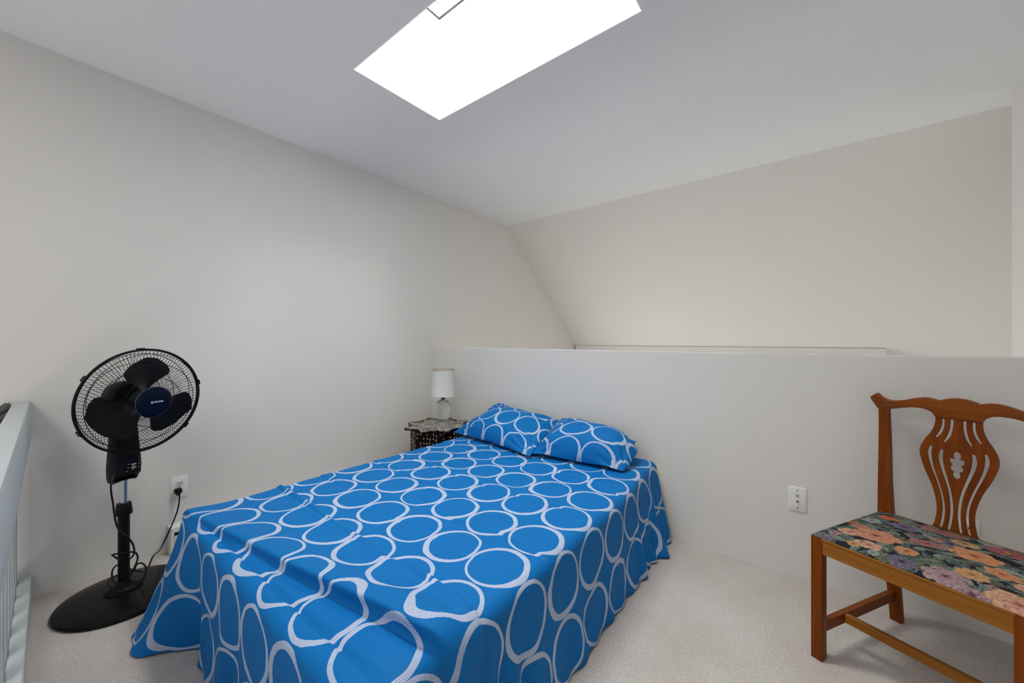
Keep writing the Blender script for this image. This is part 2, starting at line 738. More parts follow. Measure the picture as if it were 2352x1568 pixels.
# sloping roof beyond the half wall
w = MB()
y0, y1 = YR, 3.0
w.hexa([(-.1, y0, slope_z(y0)), (4.95, y0, slope_z(y0)), (4.95, y1, slope_z(y1)), (-.1, y1, slope_z(y1))],
       [(-.1, y0 + .1, slope_z(y0) + .15), (4.95, y0 + .1, slope_z(y0) + .15), (4.95, y1 + .1, slope_z(y1) + .15), (-.1, y1 + .1, slope_z(y1) + .15)])
struct(w.build('wall_sloping', 'wall'))
# boxed-out ledge low on the slope
w = MB()
w.box((.0, 2.695, -2.5), (3.285, 2.9, 1.058), .004)
struct(w.build('trim_1', 'wall'))
# outer wall below
w = MB()
w.box((-.1, 2.86, -2.5), (4.95, 3.0, 1.0))
struct(w.build('wall_outer', 'wall'))
# right wall, with an opening behind the viewer added for fill light
w = MB()
w.box((XR, -4.7, -2.5), (XR + .16, -4.05, 2.6))
w.box((XR, -2.35, -2.5), (XR + .16, .885, 2.6))
w.box((XR, -4.05, -2.5), (XR + .16, -2.35, .75))
w.box((XR, -4.05, 2.15), (XR + .16, -2.35, 2.6))
struct(w.build('wall_right', 'wall'))
# end wall of the space over the stairs
w = MB()
w.box((4.9, -.2, -2.5), (5.0, 3.0, 2.6))
w.box((XR + .16, -.1, -2.5), (4.95, 0, 2.6))
struct(w.build('wall_end', 'wall'))
# rear wall behind the viewer, with a wide opening added for fill light
w = MB()
w.box((-.2, -4.8, -2.5), (.25, -4.64, 2.6))
w.box((3.25, -4.8, -2.5), (3.75, -4.64, 2.6))
w.box((.25, -4.8, -2.5), (3.25, -4.64, .06))
w.box((.25, -4.8, 2.18), (3.25, -4.64, 2.6))
struct(w.build('wall_rear', 'wall'))

# ceiling with the skylight opening and its white shaft
SX0, SX1, SY0, SY1, SZ = 1.006, 2.209, -1.309, -.774, 3.02
w = MB()
o_ = [(-.2, -4.8), (5.0, -4.8), (5.0, YR), (-.2, YR)]
i_ = [(SX0, SY0), (SX1, SY0), (SX1, SY1), (SX0, SY1)]
vs = [(x, y, ZC) for x, y in o_ + i_] + [(x, y, ZC + .16) for x, y in o_ + i_]
fs = [(i, (i + 1) % 4, 4 + (i + 1) % 4, 4 + i) for i in range(4)]
fs += [(8 + i, 8 + 4 + i, 8 + 4 + (i + 1) % 4, 8 + (i + 1) % 4) for i in range(4)]
fs += [(i, 8 + i, 8 + (i + 1) % 4, (i + 1) % 4) for i in range(4)]
w.add(vs, fs)
ceiling = struct(w.build('ceiling', 'ceil'))
w = MB()
t_ = .03
vs = [(x, y, ZC - .0005) for x, y in i_] + [(x, y, SZ + .06) for x, y in i_]
e_ = [(SX0 - t_, SY0 - t_), (SX1 + t_, SY0 - t_), (SX1 + t_, SY1 + t_), (SX0 - t_, SY1 + t_)]
vs += [(x, y, ZC + .002) for x, y in e_] + [(x, y, SZ + .06) for x, y in e_]
fs = []
for i in range(4):
    j = (i + 1) % 4
    fs += [(i, j, 4 + j, 4 + i), (8 + i, 12 + i, 12 + j, 8 + j), (i, 8 + i, 8 + j, j), (4 + i, 4 + j, 12 + j, 12 + i)]
w.add(vs, fs)
w.build('skylight_shaft', 'shaft', ceiling)

# skylight window: curb lip, sash and pane
win = bpy.data.objects.new('window_1', None)
COL.objects.link(win)
struct(win)
win.location = (SX0, SY0, SZ)
OW = (SX0, SY0, SZ)


def ring_frame(mb, x0, y0, x1, y1, wd, z0, z1, bev=.004):
    mb.box((x0, y0, z0), (x1, y0 + wd, z1), bev)
    mb.box((x0, y1 - wd, z0), (x1, y1, z1), bev)
    mb.box((x0, y0 + wd, z0), (x0 + wd, y1 - wd, z1), bev)
    mb.box((x1 - wd, y0 + wd, z0), (x1, y1 - wd, z1), bev)


w = MB()
ring_frame(w, SX0 - .02, SY0 - .02, SX1 + .02, SY1 + .02, .022, SZ + .046, SZ + .075)
w.build('frame', 'white', win, origin=OW)
w = MB()
ring_frame(w, SX0 + .021, SY0 + .021, SX1 - .021, SY1 - .021, .048, SZ + .002, SZ + .060)
w.build('sash', 'white', win, origin=OW)
w = MB()
ring_frame(w, SX0 + .0005, SY0 + .0005, SX1 - .0005, SY1 - .0005, .0205, SZ + .014, SZ + .05, 0)
w.build('gasket', simple('grey_gasket', (.05, .054, .054), .6), win, origin=OW)
w = MB()
ring_frame(w, SX0 + .0685, SY0 + .0685, SX1 - .0685, SY1 - .0685, .010, SZ + .020, SZ + .050, .002)
w.build('glazing_bead', simple('pale_bead', (.16, .165, .165), .5), win, origin=OW)
w = MB()
w.box((SX0 + .07, SY0 + .07, SZ + .038), (SX1 - .07, SY1 - .07, SZ + .044))
w.build('pane', 'pane', win, origin=OW)

# ------------------------------------------------------------------ white railing on the left
rr = thing('railing', 'cool white wooden railing with close balusters against the left wall', 'railing', (.052, -2.29, 0), math.atan(-.0185))
# local x runs along the railing away from the wall, local y towards the room
w = MB()
w.box((0, -.036, .688), (2.4, .012, .872), .008, 2)
w.build('top_rail', 'rail', rr, True)
w = MB()
w.box((0, -.0225, .0), (2.4, .014, .108), .003)
w.box((0, -.062, .0), (2.4, -.046, .104), .003)
w.box((0, -.060, .0), (2.4, -.010, .055))
w.build('bottom_rail', 'rail', rr)
bal = None
for k in range(16):
    x = .030 + .1418 * k
    if bal is None:
        w = MB()
        w.box((0, -.0455, .056), (.060, -.0230, .70), .002)
        bal = w.build('baluster', 'rail', rr)
        bal.location = (x, 0, 0)
    else:
        c_ = bal.copy()
        COL.objects.link(c_)
        c_.parent = rr
        c_.location = (x, 0, 0)

# dark grooved handrail going down the stairs beyond
w = MB()
P0, P1 = Vector((.066, -2.335, .860)), Vector((.066, -3.3, .04))
dr = (P1 - P0)
for dz in (0, -.034, -.062):
    w.tube([P0 + Vector((0, 0, dz)), P1 + Vector((0, 0, dz))], .011 if dz else .014, 10)
w.hexa([(.045, -2.335, .79), (.060, -2.335, .79), (.060, -3.3, -.04), (.045, -3.3, -.04)],
       [(.045, -2.335, .868), (.060, -2.335, .868), (.060, -3.3, .048), (.045, -3.3, .048)])
tag(w.build('stair_handrail', 'handrail', smooth=True), 'dark grooved handrail on the wall, just behind the white railing top', 'handrail')

# ------------------------------------------------------------------ bed
BX0, BX1, BY0, BY1, BZ = .70, 2.075, -1.895, -.02, .42
bed = thing('bed', 'double bed hidden under the blue ring-print sheet, cream edge at the half wall', 'bed', (1.39, -.95, 0))
OB = (1.39, -.95, 0)
w = MB()
w.box((BX0 + .015, BY0 + .02, .20), (BX1 - .03, BY1, BZ - .012), .035, 3)
w.build('mattress', 'mattress', bed, True, OB)
w = MB()
w.box((BX0 + .03, BY0 + .03, .06), (BX1 - .04, BY1, .20), .01)
w.build('box_base', 'bedbase', bed, False, OB)
for sx in (.78, 1.98):
    for sy in (-1.8, -.12):
        w = MB()
        w.box((sx - .025, sy - .025, 0), (sx + .025, sy + .025, .065))
        w.build('leg', 'ebony', bed, False, OB)

XL, XRT, YF, ZT, RR = .735, 2.045, -1.862, .424, .036
DROP = .445
step = .0085
step_t = .0045
sv = np.arange(XL - DROP, XRT + DROP + 1e-6, step)
tv = np.arange(YF - DROP, -.045, step_t)
s, t = np.meshgrid(sv, tv, indexing='ij')


def sheet_pos(s, t):
    ax = np.where(s > XRT, s - XRT, np.where(s < XL, s - XL, 0))
    ay = np.where(t < YF, t - YF, 0)
    # round the cloth's corners so that the hem hangs level
    big = np.maximum(np.maximum(np.abs(ax), np.abs(ay)), 1e-9)
    d = np.hypot(ax, ay)
    k = np.where(d > 1e-9, big / np.maximum(d, 1e-9), 1)
    th = np.arctan2(np.abs(ay), np.abs(ax))              # 0 = side, 90 = foot
    corner = (np.abs(ax) > 1e-9) & (np.abs(ay) > 1e-9)
    left = ax < 0
    th_w = np.where(corner & left, (np.pi / 2) * (th / (np.pi / 2)) ** .55, th)
    dx = np.where(d > 1e-9, np.sign(ax) * np.cos(th_w), 0)
    dy = np.where(d > 1e-9, -np.sin(th_w), 0)
    d = d * k
    bx = np.clip(s, XL, XRT)
    by = np.maximum(t, YF)
    L = RR * math.pi / 2
    q = np.minimum(d, L)
    out = RR * np.sin(q / RR)
    z = ZT - RR * (1 - np.cos(q / RR))
    h = np.maximum(d - L, 0)
    H = ZT - RR - .006
    hang = np.minimum(h, H)
    g = hang / H
    exc = h - hang
    # flare and folds of the skirt
    isfoot = (np.abs(ay) > 1e-9) & ~(np.abs(ax) > 1e-9)
    isright = (ax > 1e-9) & ~(np.abs(ay) > 1e-9)
    fl = np.zeros_like(s)
    fl = np.where(isright, .030 + .022 * sstep(-.45, -.05, t), fl)
    fr = .010 * np.sin(t * 24 + 1.0) + .008 * np.sin(t * 51 + .4)
    headf = sstep(-.75, -.3, t)
    fr = fr * (.5 + .8 * headf) + headf * .012 * np.sin(t * 78)
    pinch = np.exp(-((t + 1.56) / .16) ** 2)
    fr = fr + pinch * .034 * np.sin((t + 1.56) * 66)
    fl = np.where(isright, fl + fr, fl)
    flap = 1 - sstep(.80, 1.0, s)
    val = np.exp(-((s - 1.0) / .045) ** 2)
    ff = .018 + .115 * flap - .030 * val + .012 * np.sin(s * 21) * sstep(1.0, 1.2, s) + .008 * np.sin(s * 43 + 1) * sstep(1.0, 1.2, s)
    ff = ff + .02 * np.exp(-((s - .86) / .05) ** 2) * 1.0
    fl = np.where(isfoot, ff, fl)
    thn = th / (np.pi / 2)
    fc_l = .02 + (.133 - .02) * sstep(.15, .85, thn) + .022 * np.sin(thn * 9.0) * (1 - thn)
    fc_r = .035 + .045 * np.sin(np.pi * thn) + .014 * np.sin(thn * 14)
    fl = np.where(corner & left, fc_l, np.where(corner, fc_r, fl))
    fl = np.where((ax < 0) & ~corner, .016 + .01 * np.sin(t * 19), fl)
    fl = fl + .007 * smooth_noise(s + h * .2, t + h * .2, 21, 26, 3) * sstep(.05, .5, g)
    out = out + fl * g ** 1.25 + exc * .9
    z = z - (h - exc) + .0
    z = np.where(exc > 0, np.maximum(z, .006 + .004 * np.sin(s * 60 + t * 50)), z)
    x = bx + dx * out
    y = by + dy * out
    # top: the long straight creases left by folding, and the big loose folds near the foot
    topw = np.clip(1 - d / .10, 0, 1)
    side = np.clip(1 - d / .30, 0, 1)

    def crease(pts, A, w0, w1, fade=(0, 0)):
        px = np.array([p[0] for p in pts])
        py = np.array([p[1] for p in pts])
        yc = np.interp(s, px, py)
        env = np.interp(s, px, [p[2] if len(p) > 2 else 1 for p in pts], left=0, right=0)
        env = np.where(s < px[0], np.clip(1 - (px[0] - s) / .06, 0, 1) * pts[0][2] if len(pts[0]) > 2 else 0, env)
        dv = t - yc
        return A * env * np.exp(-(dv / np.where(dv > 0, w1, w0)) ** 2)
    hz = np.zeros_like(s)
    fx = np.array([.60, .80, 1.178, 1.474, 1.647, 1.872, 2.03, 2.25])
    fy = np.array([-1.866, -1.856, -1.800, -1.757, -1.727, -1.695, -1.675, -1.62])
    fa = np.array([.5, .6, .75, 1, 1.1, 1.25, 1.35, .6])
    yc = np.interp(s, fx, fy)
    ea = np.interp(s, fx, fa, left=0, right=0)
    dv = t - yc
    fold = np.where(dv > 0, np.exp(-(dv / .075) ** 1.6), np.exp(-(np.abs(dv) / .022) ** 2))
    trough = -.22 * np.exp(-((dv + .045) / .018) ** 2)
    hz += .031 * ea * (fold + trough)
    roll = -.024 * ea * np.exp(-((dv + .002) / .020) ** 2)
    hz += crease([(.82, -1.862, .6), (1.327, -1.846, .8), (1.6, -1.840, 1), (1.9, -1.832, 1), (2.1, -1.82, .4)], -.009, .007, .010)
    hz += crease([(.68, -1.528, 1.0), (.90, -1.531, 1), (1.063, -1.534, 1), (1.272, -1.549, .8), (1.483, -1.547, .7), (1.648, -1.566, .8), (1.825, -1.540, 1), (2.011, -1.566, 1.1), (2.25, -1.6, .4)], .014, .026, .0085)
    hz += crease([(.68, -1.547, 1.0), (1.1, -1.553, .9), (1.5, -1.566, .6), (1.9, -1.56, .9), (2.1, -1.58, .6)], -.005, .007, .008)
    # straight press creases: a low rise that drops sharply on the viewer's side
    for pts, A in (
        ([(.70, -.860, .4), (.944, -.867, .9), (1.491, -.896, .9), (1.684, -.891, 1), (1.884, -.868, 1.0), (2.06, -.93, .8), (2.2, -.97, .2)], .0060),
        ([(1.40, -1.235, .2), (1.632, -1.235, .9), (1.853, -1.2, 1), (2.05, -1.235, 1.2), (2.25, -1.27, .4)], .0075),
        ([(1.30, -.565, .2), (1.446, -.54, .8), (1.702, -.501, 1), (1.855, -.503, 1), (2.03, -.59, 1.2), (2.2, -.7, .4)], .0075),
        ([(.63, -1.028, 1), (.923, -1.029, .9), (1.172, -1.059, .7), (1.42, -1.13, .3)], .0065),
        ([(.68, -.486, .9), (.9, -.53, .8), (1.117, -.59, .8), (1.412, -.537, .5)], .0065),
        ([(.66, -1.33, 1), (.85, -1.33, .8), (1.25, -1.36, .2)], .0070),
        ([(.66, -.72, .9), (.85, -.74, .7), (1.2, -.76, .2)], .0060),
        ([(1.15, -1.36, .2), (1.35, -1.375, .8), (1.7, -1.36, .6), (1.95, -1.39, .3)], .0045),
    ):
        hz += crease(pts, A * .62, .0075, .060)
        hz += crease([(p[0], p[1] - .011, p[2]) for p in pts], -A * .42, .010, .006)
    hz += .0016 * smooth_noise(s, t, 3, 9) + .0008 * smooth_noise(s, t, 5, 30)
    hz += .010 * sstep(-.5, -.1, t)
    # loose bunching toward the foot right corner
    hz += .010 * np.exp(-(((s - 1.95) / .22) ** 2 + ((t + 1.72) / .10) ** 2))
    z = z + hz * topw
    y = y + roll * topw
    y = y + np.where(np.abs(dy) > .1, -hz * (side - topw) * .6, 0)
    x = x + np.where(np.abs(dx) > .1, np.sign(dx) * hz * (side - topw) * .8, 0)
    # the mattress is a little narrower at the pillow end
    x = x - .045 * sstep(-.75, -.1, t) * np.clip((s - 1.4) / .6, 0, 1) * np.clip(1 - g * .9, 0, 1)
    z = np.maximum(z, .005)
    return np.stack([x, y, z], -1)


P = sheet_pos(s, t)
OS = (1.39, -.95, 0)
sh = grid_obj('bed_sheet', P.reshape(-1, 3), len(sv), len(tv), 'sheet', None, np.stack([s, t], -1).reshape(-1, 2), origin=OS)
tag(sh, 'rumpled bright blue sheet printed with white rings, draped over the whole bed', 'bed sheet')
sol = sh.modifiers.new('cloth', 'SOLIDIFY')
sol.thickness = .0025
sol.offset = 1


def pillow(label, P00, P10, P11, P01, T, seed, uv0, pulls):
    """closed cushion between four seam corners (front-left, front-right, back-right, back-left)"""
    n = 64
    u, v = np.meshgrid(np.linspace(0, 1, n), np.linspace(0, 1, n), indexing='ij')
    c = [np.array(p, float) for p in (P00, P10, P11, P01)]
    # seams bow in a little between the corners; rounded corners are pulled in
    uu = u + .018 * np.sin(np.pi * v) * np.sign(.5 - u) * np.abs(2 * u - 1) ** 2
    vv = v + .022 * np.sin(np.pi * u) * np.sign(.5 - v) * np.abs(2 * v - 1) ** 2
    for (cx, cy), pull in zip(((0, 0), (1, 0), (1, 1), (0, 1)), pulls):
        wgt = pull * np.exp(-(((u - cx) / .22) ** 2 + ((v - cy) / .30) ** 2))
        uu = uu + wgt * (.5 - cx) * 2
        vv = vv + wgt * (.5 - cy) * 2 * 1.3
    U, V = uu[..., None], vv[..., None]
    mid = c[0] * (1 - U) * (1 - V) + c[1] * U * (1 - V) + c[2] * U * V + c[3] * (1 - U) * V
    nrm = np.cross(c[1] - c[0], c[3] - c[0])
    nrm /= np.linalg.norm(nrm)
    prof = ((1 - np.abs(2 * u - 1) ** 2.4) * (1 - np.abs(2 * v - 1) ** 2.3)) ** .74
    edge = np.minimum(np.minimum(u, 1 - u), np.minimum(v, 1 - v))
    wr = smooth_noise(u * .6, v * .4, seed, 16, 3) * .0065 * np.clip(prof * 2, 0, 1)
    # gathers running in from the corners
    for cx, cy in ((0, 0), (1, 0), (1, 1), (0, 1)):
        rr_ = np.hypot(u - cx, (v - cy) * .7)
        an = np.arctan2((v - cy) * .7, u - cx)
        wr += .0085 * np.sin(an * 18 + seed) * np.exp(-((rr_ - .16) / .12) ** 2)
    top = mid + nrm * (prof * T * .72 + wr)[..., None]
    bot = mid - nrm * (prof * T * .34)[..., None]
    A = top.reshape(-1, 3)
    B = bot.reshape(-1, 3)
    V_ = np.concatenate([A, B])
    W = np.linalg.norm(c[1] - c[0])
    D = np.linalg.norm(c[3] - c[0]) * 1.15
    uvt = np.stack([u * W, v * D], -1).reshape(-1, 2) + np.array(uv0)
    me = bpy.data.meshes.new('pillow')
    idx = np.arange(n * n).reshape(n, n)
    fs = []
    for i in range(n - 1):
        for j in range(n - 1):
            a, b_, c_, d_ = idx[i, j], idx[i + 1, j], idx[i + 1, j + 1], idx[i, j + 1]
            fs.append((int(a), int(b_), int(c_), int(d_)))
            k = n * n
            fs.append((int(a) + k, int(d_) + k, int(c_) + k, int(b_) + k))
    org = V_.mean(0)
    me.from_pydata((V_ - org).tolist(), [], fs)
    l = me.uv_layers.new(name='UVMap')
    vi = np.zeros(len(me.loops), np.int32)
    me.loops.foreach_get('vertex_index', vi)
    l.data.foreach_set('uv', np.concatenate([uvt, uvt])[vi].astype(np.float32).ravel())
    bm = bmesh.new()
    bm.from_mesh(me)
    bmesh.ops.remove_doubles(bm, verts=bm.verts, dist=1e-5)
    bm.to_mesh(me)
    bm.free()
    me.shade_smooth()
    me.materials.append(M['pillow'])
    o = bpy.data.objects.new('pillow', me)
    COL.objects.link(o)
    o.location = org
    tag(o, label, 'pillow', 'pillows propped at the head of the bed')
    return o


pillow('blue ring-print pillow in the corner beside the lamp table, one peaked ear up',
       (.655, -.335, .455), (1.406, -.425, .447), (1.418, -.045, .598), (.845, -.040, .622), .145, 3, (0, 0), (.0, -.02, .03, -.09))
pillow('blue ring-print pillow nearest the chair, its lower seam corner hanging loose',
       (1.408, -.40, .450), (1.950, -.335, .447), (2.035, -.055, .562), (1.408, -.042, .604), .165, 8, (.41, .0), (.0, -.02, .13, .0))

# ------------------------------------------------------------------ inlaid side table
TC = (.425, -.295)
tb = thing('side_table', 'small star-topped dark wood table inlaid with mother of pearl, in the corner', 'table', (TC[0], TC[1], 0))


def star(r0, r1, a0=R(23)):
    pts = []
    for k in range(8):
        a = a0 + R(45) * k
        pts.append((r0 * math.cos(a), r0 * math.sin(a)))
        b_ = a + R(22.5)
        # bowed-in sides
        for q in (-.35, 0, .35):
            bb = b_ + R(22.5) * q
            rr_ = r1 * (1 + .035 * abs(q) / .35)
            pts.append((rr_ * math.cos(bb), rr_ * math.sin(bb)))
    return pts


w = MB()
w.prism(star(.255, .192), .455, .466)
w.build('top', 'ebony', tb)
w = MB()
w.prism(star(.236, .176), .466, .4735)
w.build('mosaic', 'inlay', tb)
# raised rim round the star
w = MB()
so, si = star(.256, .193), star(.240, .180)
n_ = len(so)
vs = [(x, y, .466) for x, y in so] + [(x, y, .479) for x, y in so] + [(x, y, .479) for x, y in si] + [(x, y, .466) for x, y in si]
fs = []
for i in range(n_):
    j = (i + 1) % n_
    fs += [(i, j, n_ + j, n_ + i), (n_ + i, n_ + j, 2 * n_ + j, 2 * n_ + i), (2 * n_ + i, 2 * n_ + j, 3 * n_ + j, 3 * n_ + i)]
w.add(vs, fs)
w.build('rim', 'inlay', tb)
# pale teeth along the outer edge
w = MB()
for i in range(n_):
    a, b_ = Vector((*so[i], 0)), Vector((*so[(i + 1) % n_], 0))
    m_ = max(2, int((b_ - a).length / .0105))
    for k in range(m_):
        p = a.lerp(b_, (k + .1) / m_)
        q = a.lerp(b_, (k + .75) / m_)
        c = (p + q) / 2
        od = Vector((c.x, c.y, 0)).normalized() * .0012
        w.add([p + od + Vector((0, 0, .4792)), q + od + Vector((0, 0, .4792)), c + od + Vector((0, 0, .4690)), c - od * 4 + Vector((0, 0, .4792))],
              [(0, 2, 1), (0, 1, 3), (0, 3, 2), (1, 2, 3)])
e = w.build('edge_inlay', 'pearl', tb)
e['kind'] = 'stuff'
# eight-sided body with an arch in every side
rb = .206
for k in range(8):
    a0, a1 = R(45) * k + R(.5), R(45) * (k + 1) - R(.5)
    p0 = Vector((rb * math.cos(a0), rb * math.sin(a0), 0))
    p1 = Vector((rb * math.cos(a1), rb * math.sin(a1), 0))
    nrm = ((p0 + p1) / 2).normalized()
    L_ = (p1 - p0).length
    tx = (p1 - p0).normalized()
    prof = [(0, 0), (.022, 0), (.022, .20)]
    for q in range(1, 8):
        a = math.pi - math.pi * q / 8
        prof.append((L_ / 2 + (L_ / 2 - .022) * math.cos(a), .20 + .085 * math.sin(a) ** .8))
    prof += [(L_ - .022, .20), (L_ - .022, 0), (L_, 0), (L_, .456), (0, .456)]
    w = MB()
    n2 = len(prof)
    vs = [p0 + tx * x + Vector((0, 0, z)) for x, z in prof] + [p0 + tx * x + Vector((0, 0, z)) - nrm * .014 for x, z in prof]
    w.add(vs, [tuple(range(n2)), tuple(range(n2, 2 * n2))[::-1]] + [(i, n2 + i, n2 + (i + 1) % n2, (i + 1) % n2) for i in range(n2)])
    w.build('panel', 'ebony', tb)
    w = MB()
    rg = random.Random(40 + k)
    for zz in (.315, .345, .375, .405, .435):
        for fx in (.07, .27, .42, .58, .73, .93):
            if rg.random() < .25:
                continue
            x = L_ * fx + rg.uniform(-.004, .004)
            z = zz + rg.uniform(-.006, .006)
            h_, w_ = rg.uniform(.006, .011), rg.uniform(.0025, .0042)
            an = rg.choice((0, 0, .5, -.5, 1.3))
            pts = [(0, h_), (-w_, -h_ * .2), (-w_ * .7, -h_), (w_ * .7, -h_), (w_, -h_ * .2)]
            pts = [(x + q[0] * math.cos(an) - q[1] * math.sin(an), z + q[0] * math.sin(an) + q[1] * math.cos(an)) for q in pts]
            vs = [p0 + tx * q[0] + Vector((0, 0, q[1])) + nrm * .0012 for q in pts] + [p0 + tx * q[0] + Vector((0, 0, q[1])) - nrm * .001 for q in pts]
            w.add(vs, [(0, 1, 2, 3, 4)] + [(i, 5 + i, 5 + (i + 1) % 5, (i + 1) % 5) for i in range(5)])
    e = w.build('pearl_inlay', 'pearl', tb)
    e['kind'] = 'stuff'

# ------------------------------------------------------------------ lamp
LC = (.422, -.232, .474)
lp = thing('table_lamp', 'small table lamp, white drum shade on a cut glass base, on the star table', 'lamp', LC)
w = MB()
prof = [(.043, 0), (.0455, .003), (.0445, .03), (.047, .055), (.053, .090), (.057, .125), (.056, .148), (.050, .166), (.036, .180), (.020, .188), (.016, .196)]


def facet(a, i):
    return 1 + .035 * abs(math.sin(a * 9 + i * .55)) - .03 * abs(math.sin(a * 9 - i * .55))


w.lathe(prof, 72, fn=facet)
w.build('glass_base', 'crystal', lp, 25)
w = MB()
w.lathe([(.015, .194), (.017, .198), (.012, .206), (.011, .236), (.014, .240)], 20)
w.build('socket', 'brass', lp, True)
w = MB()
z0, z1 = .216, .424
ro, ri = [(.0955, z0), (.0940, z0 + .006), (.0858, z1 - .006), (.0868, z1)], [(.0855, z1), (.0845, z1 - .006), (.0926, z0 + .006), (.0940, z0)]
w.lathe(ro + ri + [ro[0]], 64, cap=False)
w.build('lamp_shade', 'shade', lp, 30)
w = MB()
w.tube([(.0863 * math.cos(a), .0863 * math.sin(a), z1 + .001) for a in np.linspace(0, 2 * math.pi, 64, endpoint=False)], .0022, 6, True)
for a in (0.4, 0.4 + 2.094, 0.4 + 4.189):
    w.tube([(.085 * math.cos(a), .085 * math.sin(a), z1 - .002), (.045 * math.cos(a), .045 * math.sin(a), z1 - .02), (.006 * math.cos(a), .006 * math.sin(a), z1 - .022)], .0014, 5)
w.tube([(0, 0, .236), (0, 0, z1 - .018)], .003, 6)
w.build('shade_ring', 'trimcopper', lp, True)

# small pale card box on the table rim
w = MB()
Mx = Matrix.Translation((.222, -.262, .4795)) @ Matrix.Rotation(R(-28), 4, 'Z')
w.box((-.028, -.009, 0), (.028, .009, .018), .002, mat=Mx)
sb = w.build('card_box', 'yellow', origin=(.222, -.262, .4795))
tag(sb, 'tiny pale yellow box lying on the rim of the inlaid table', 'box')

# ------------------------------------------------------------------ pedestal fan
FP = Vector((.350, -2.022, 0))
fan = thing('pedestal_fan', 'black pedestal fan with round wire guard and navy hub, by the left wall', 'fan', FP)
OF = tuple(FP)


def fbuild(mb, name, mat, parent=None, smooth=True):
    return mb.build(name, mat, parent or fan, smooth, OF)


w = MB()
w.lathe([(.195, 0), (.2145, .003), (.2165, .009), (.212, .017), (.195, .023), (.150, .029), (.08, .034), (.0, .036)], 72, (.352, -2.018), cap=False)
fbuild(w, 'base', 'black', smooth=30)
w = MB()  # oval boss round the pole
vs = []
prof = [(1.0, .030), (.97, .040), (.85, .048), (.55, .056), (.36, .060), (.30, .068)]
nn_ = 40
for r_, z in prof:
    for k in range(nn_):
        a = 2 * math.pi * k / nn_
        rx, ry = (.050 * r_, .066 * r_) if r_ > .5 else (.075 * r_, .075 * r_)
        vs.append((FP.x + rx * math.cos(a), FP.y + ry * math.sin(a), z))
fs = [(i * nn_ + k, i * nn_ + (k + 1) % nn_, (i + 1) * nn_ + (k + 1) % nn_, (i + 1) * nn_ + k) for i in range(len(prof) - 1) for k in range(nn_)]
fs.append(tuple(range((len(prof) - 1) * nn_, len(prof) * nn_)))
w.add(vs, fs)
fbuild(w, 'pole_socket', 'blackm', smooth=40)
w = MB()
w.lathe([(.0195, .05), (.0195, .375)], 28, (FP.x, FP.y))
fbuild(w, 'outer_pole', 'blackm')
w = MB()
w.lathe([(.0225, .362), (.0285, .366), (.029, .375), (.0245, .412), (.0225, .416), (.0145, .417)], 28, (FP.x, FP.y))
fbuild(w, 'height_collar', 'black')
w = MB()
w.lathe([(.0125, .40), (.0125, .53)], 24, (FP.x, FP.y))
fbuild(w, 'inner_pole', 'chrome')

# head frame: axis n points out of the fan towards the bed
az, el = .39, -.081
fn_ = Vector((math.cos(el) * math.cos(az), math.cos(el) * math.sin(az), math.sin(el)))
fr_ = Vector((0, 0, 1)).cross(fn_).normalized()
fu_ = fn_.cross(fr_)
FC = Vector((.422, -1.967, .869))
FR = .225


def fp(r, a, n=0.0):
    return FC + fr_ * (r * math.cos(a)) + fu_ * (r * math.sin(a)) + fn_ * n


def fxy(x, y, n=0.0):
    return FC + fr_ * x + fu_ * y + fn_ * n


# control column
hd = Vector((math.cos(az), math.sin(az), 0))
hr = Vector((0, 0, 1)).cross(hd)


def cp(side, fwd, z):
    return FP + hr * side + hd * fwd + Vector((0, 0, z))


secs = [(.040, .028, .030, .508), (.050, .036, .012, .520), (.052, .040, .040, .545), (.0525, .040, .043, .58), (.050, .038, .040, .635), (.046, .036, .036, .69), (.042, .036, .030, .76), (.036, .034, .026, .80)]
w = MB()
rings_ = []
for hw, bk, fwd, z in secs:
    pts = []
    for k in range(20):
        a = 2 * math.pi * k / 20
        ca, sa = math.cos(a), math.sin(a)
        ex = 3.4
        x = hw * abs(ca) ** (2 / ex) * (1 if ca >= 0 else -1)
        y = (fwd if sa >= 0 else bk) * abs(sa) ** (2 / ex) * (1 if sa >= 0 else -1)
        zz = z + (.020 * max(0, y / .04) if z < .53 else 0)
        pts.append(cp(x, y, zz))
    rings_.append(pts)
vs = [p for r_ in rings_ for p in r_]
fs = [(i * 20 + k, i * 20 + (k + 1) % 20, (i + 1) * 20 + (k + 1) % 20, (i + 1) * 20 + k) for i in range(len(secs) - 1) for k in range(20)]
fs += [tuple(range(20))[::-1], tuple(range((len(secs) - 1) * 20, len(secs) * 20))]
w.add(vs, fs)
box_o = fbuild(w, 'control_column', 'blackm', smooth=40)
for zz in (.587, .573):
    w = MB()
    ring = [cp(.011 + .0105 * math.cos(a), .0435, zz + .0045 * math.sin(a)) for a in np.linspace(0, 2 * math.pi, 20, endpoint=False)]
    ring2 = [cp(.011 + .009 * math.cos(a), .0460, zz + .0035 * math.sin(a)) for a in np.linspace(0, 2 * math.pi, 20, endpoint=False)]
    w.add(ring + ring2, [(k, (k + 1) % 20, 20 + (k + 1) % 20, 20 + k) for k in range(20)] + [tuple(range(20, 40))])
    fbuild(w, 'button', 'silver', box_o)
    box_o.children[-1].matrix_parent_inverse = Matrix.Identity(4)
w = MB()
for sx, zz in ((-.008, .592), (-.009, .577), (-.012, .562), (.030, .598), (.030, .585), (.029, .571), (.010, .580), (.008, .565)):
    c = cp(sx, .0435, zz)
    w.add([c + hr * (.0016 * math.cos(a)) + Vector((0, 0, .0016 * math.sin(a))) + hd * .001 for a in np.linspace(0, 6.283, 8, endpoint=False)] + [c + hd * -.002 for _ in range(1)],
          [tuple(range(8))] + [(k, (k + 1) % 8, 8) for k in range(8)])
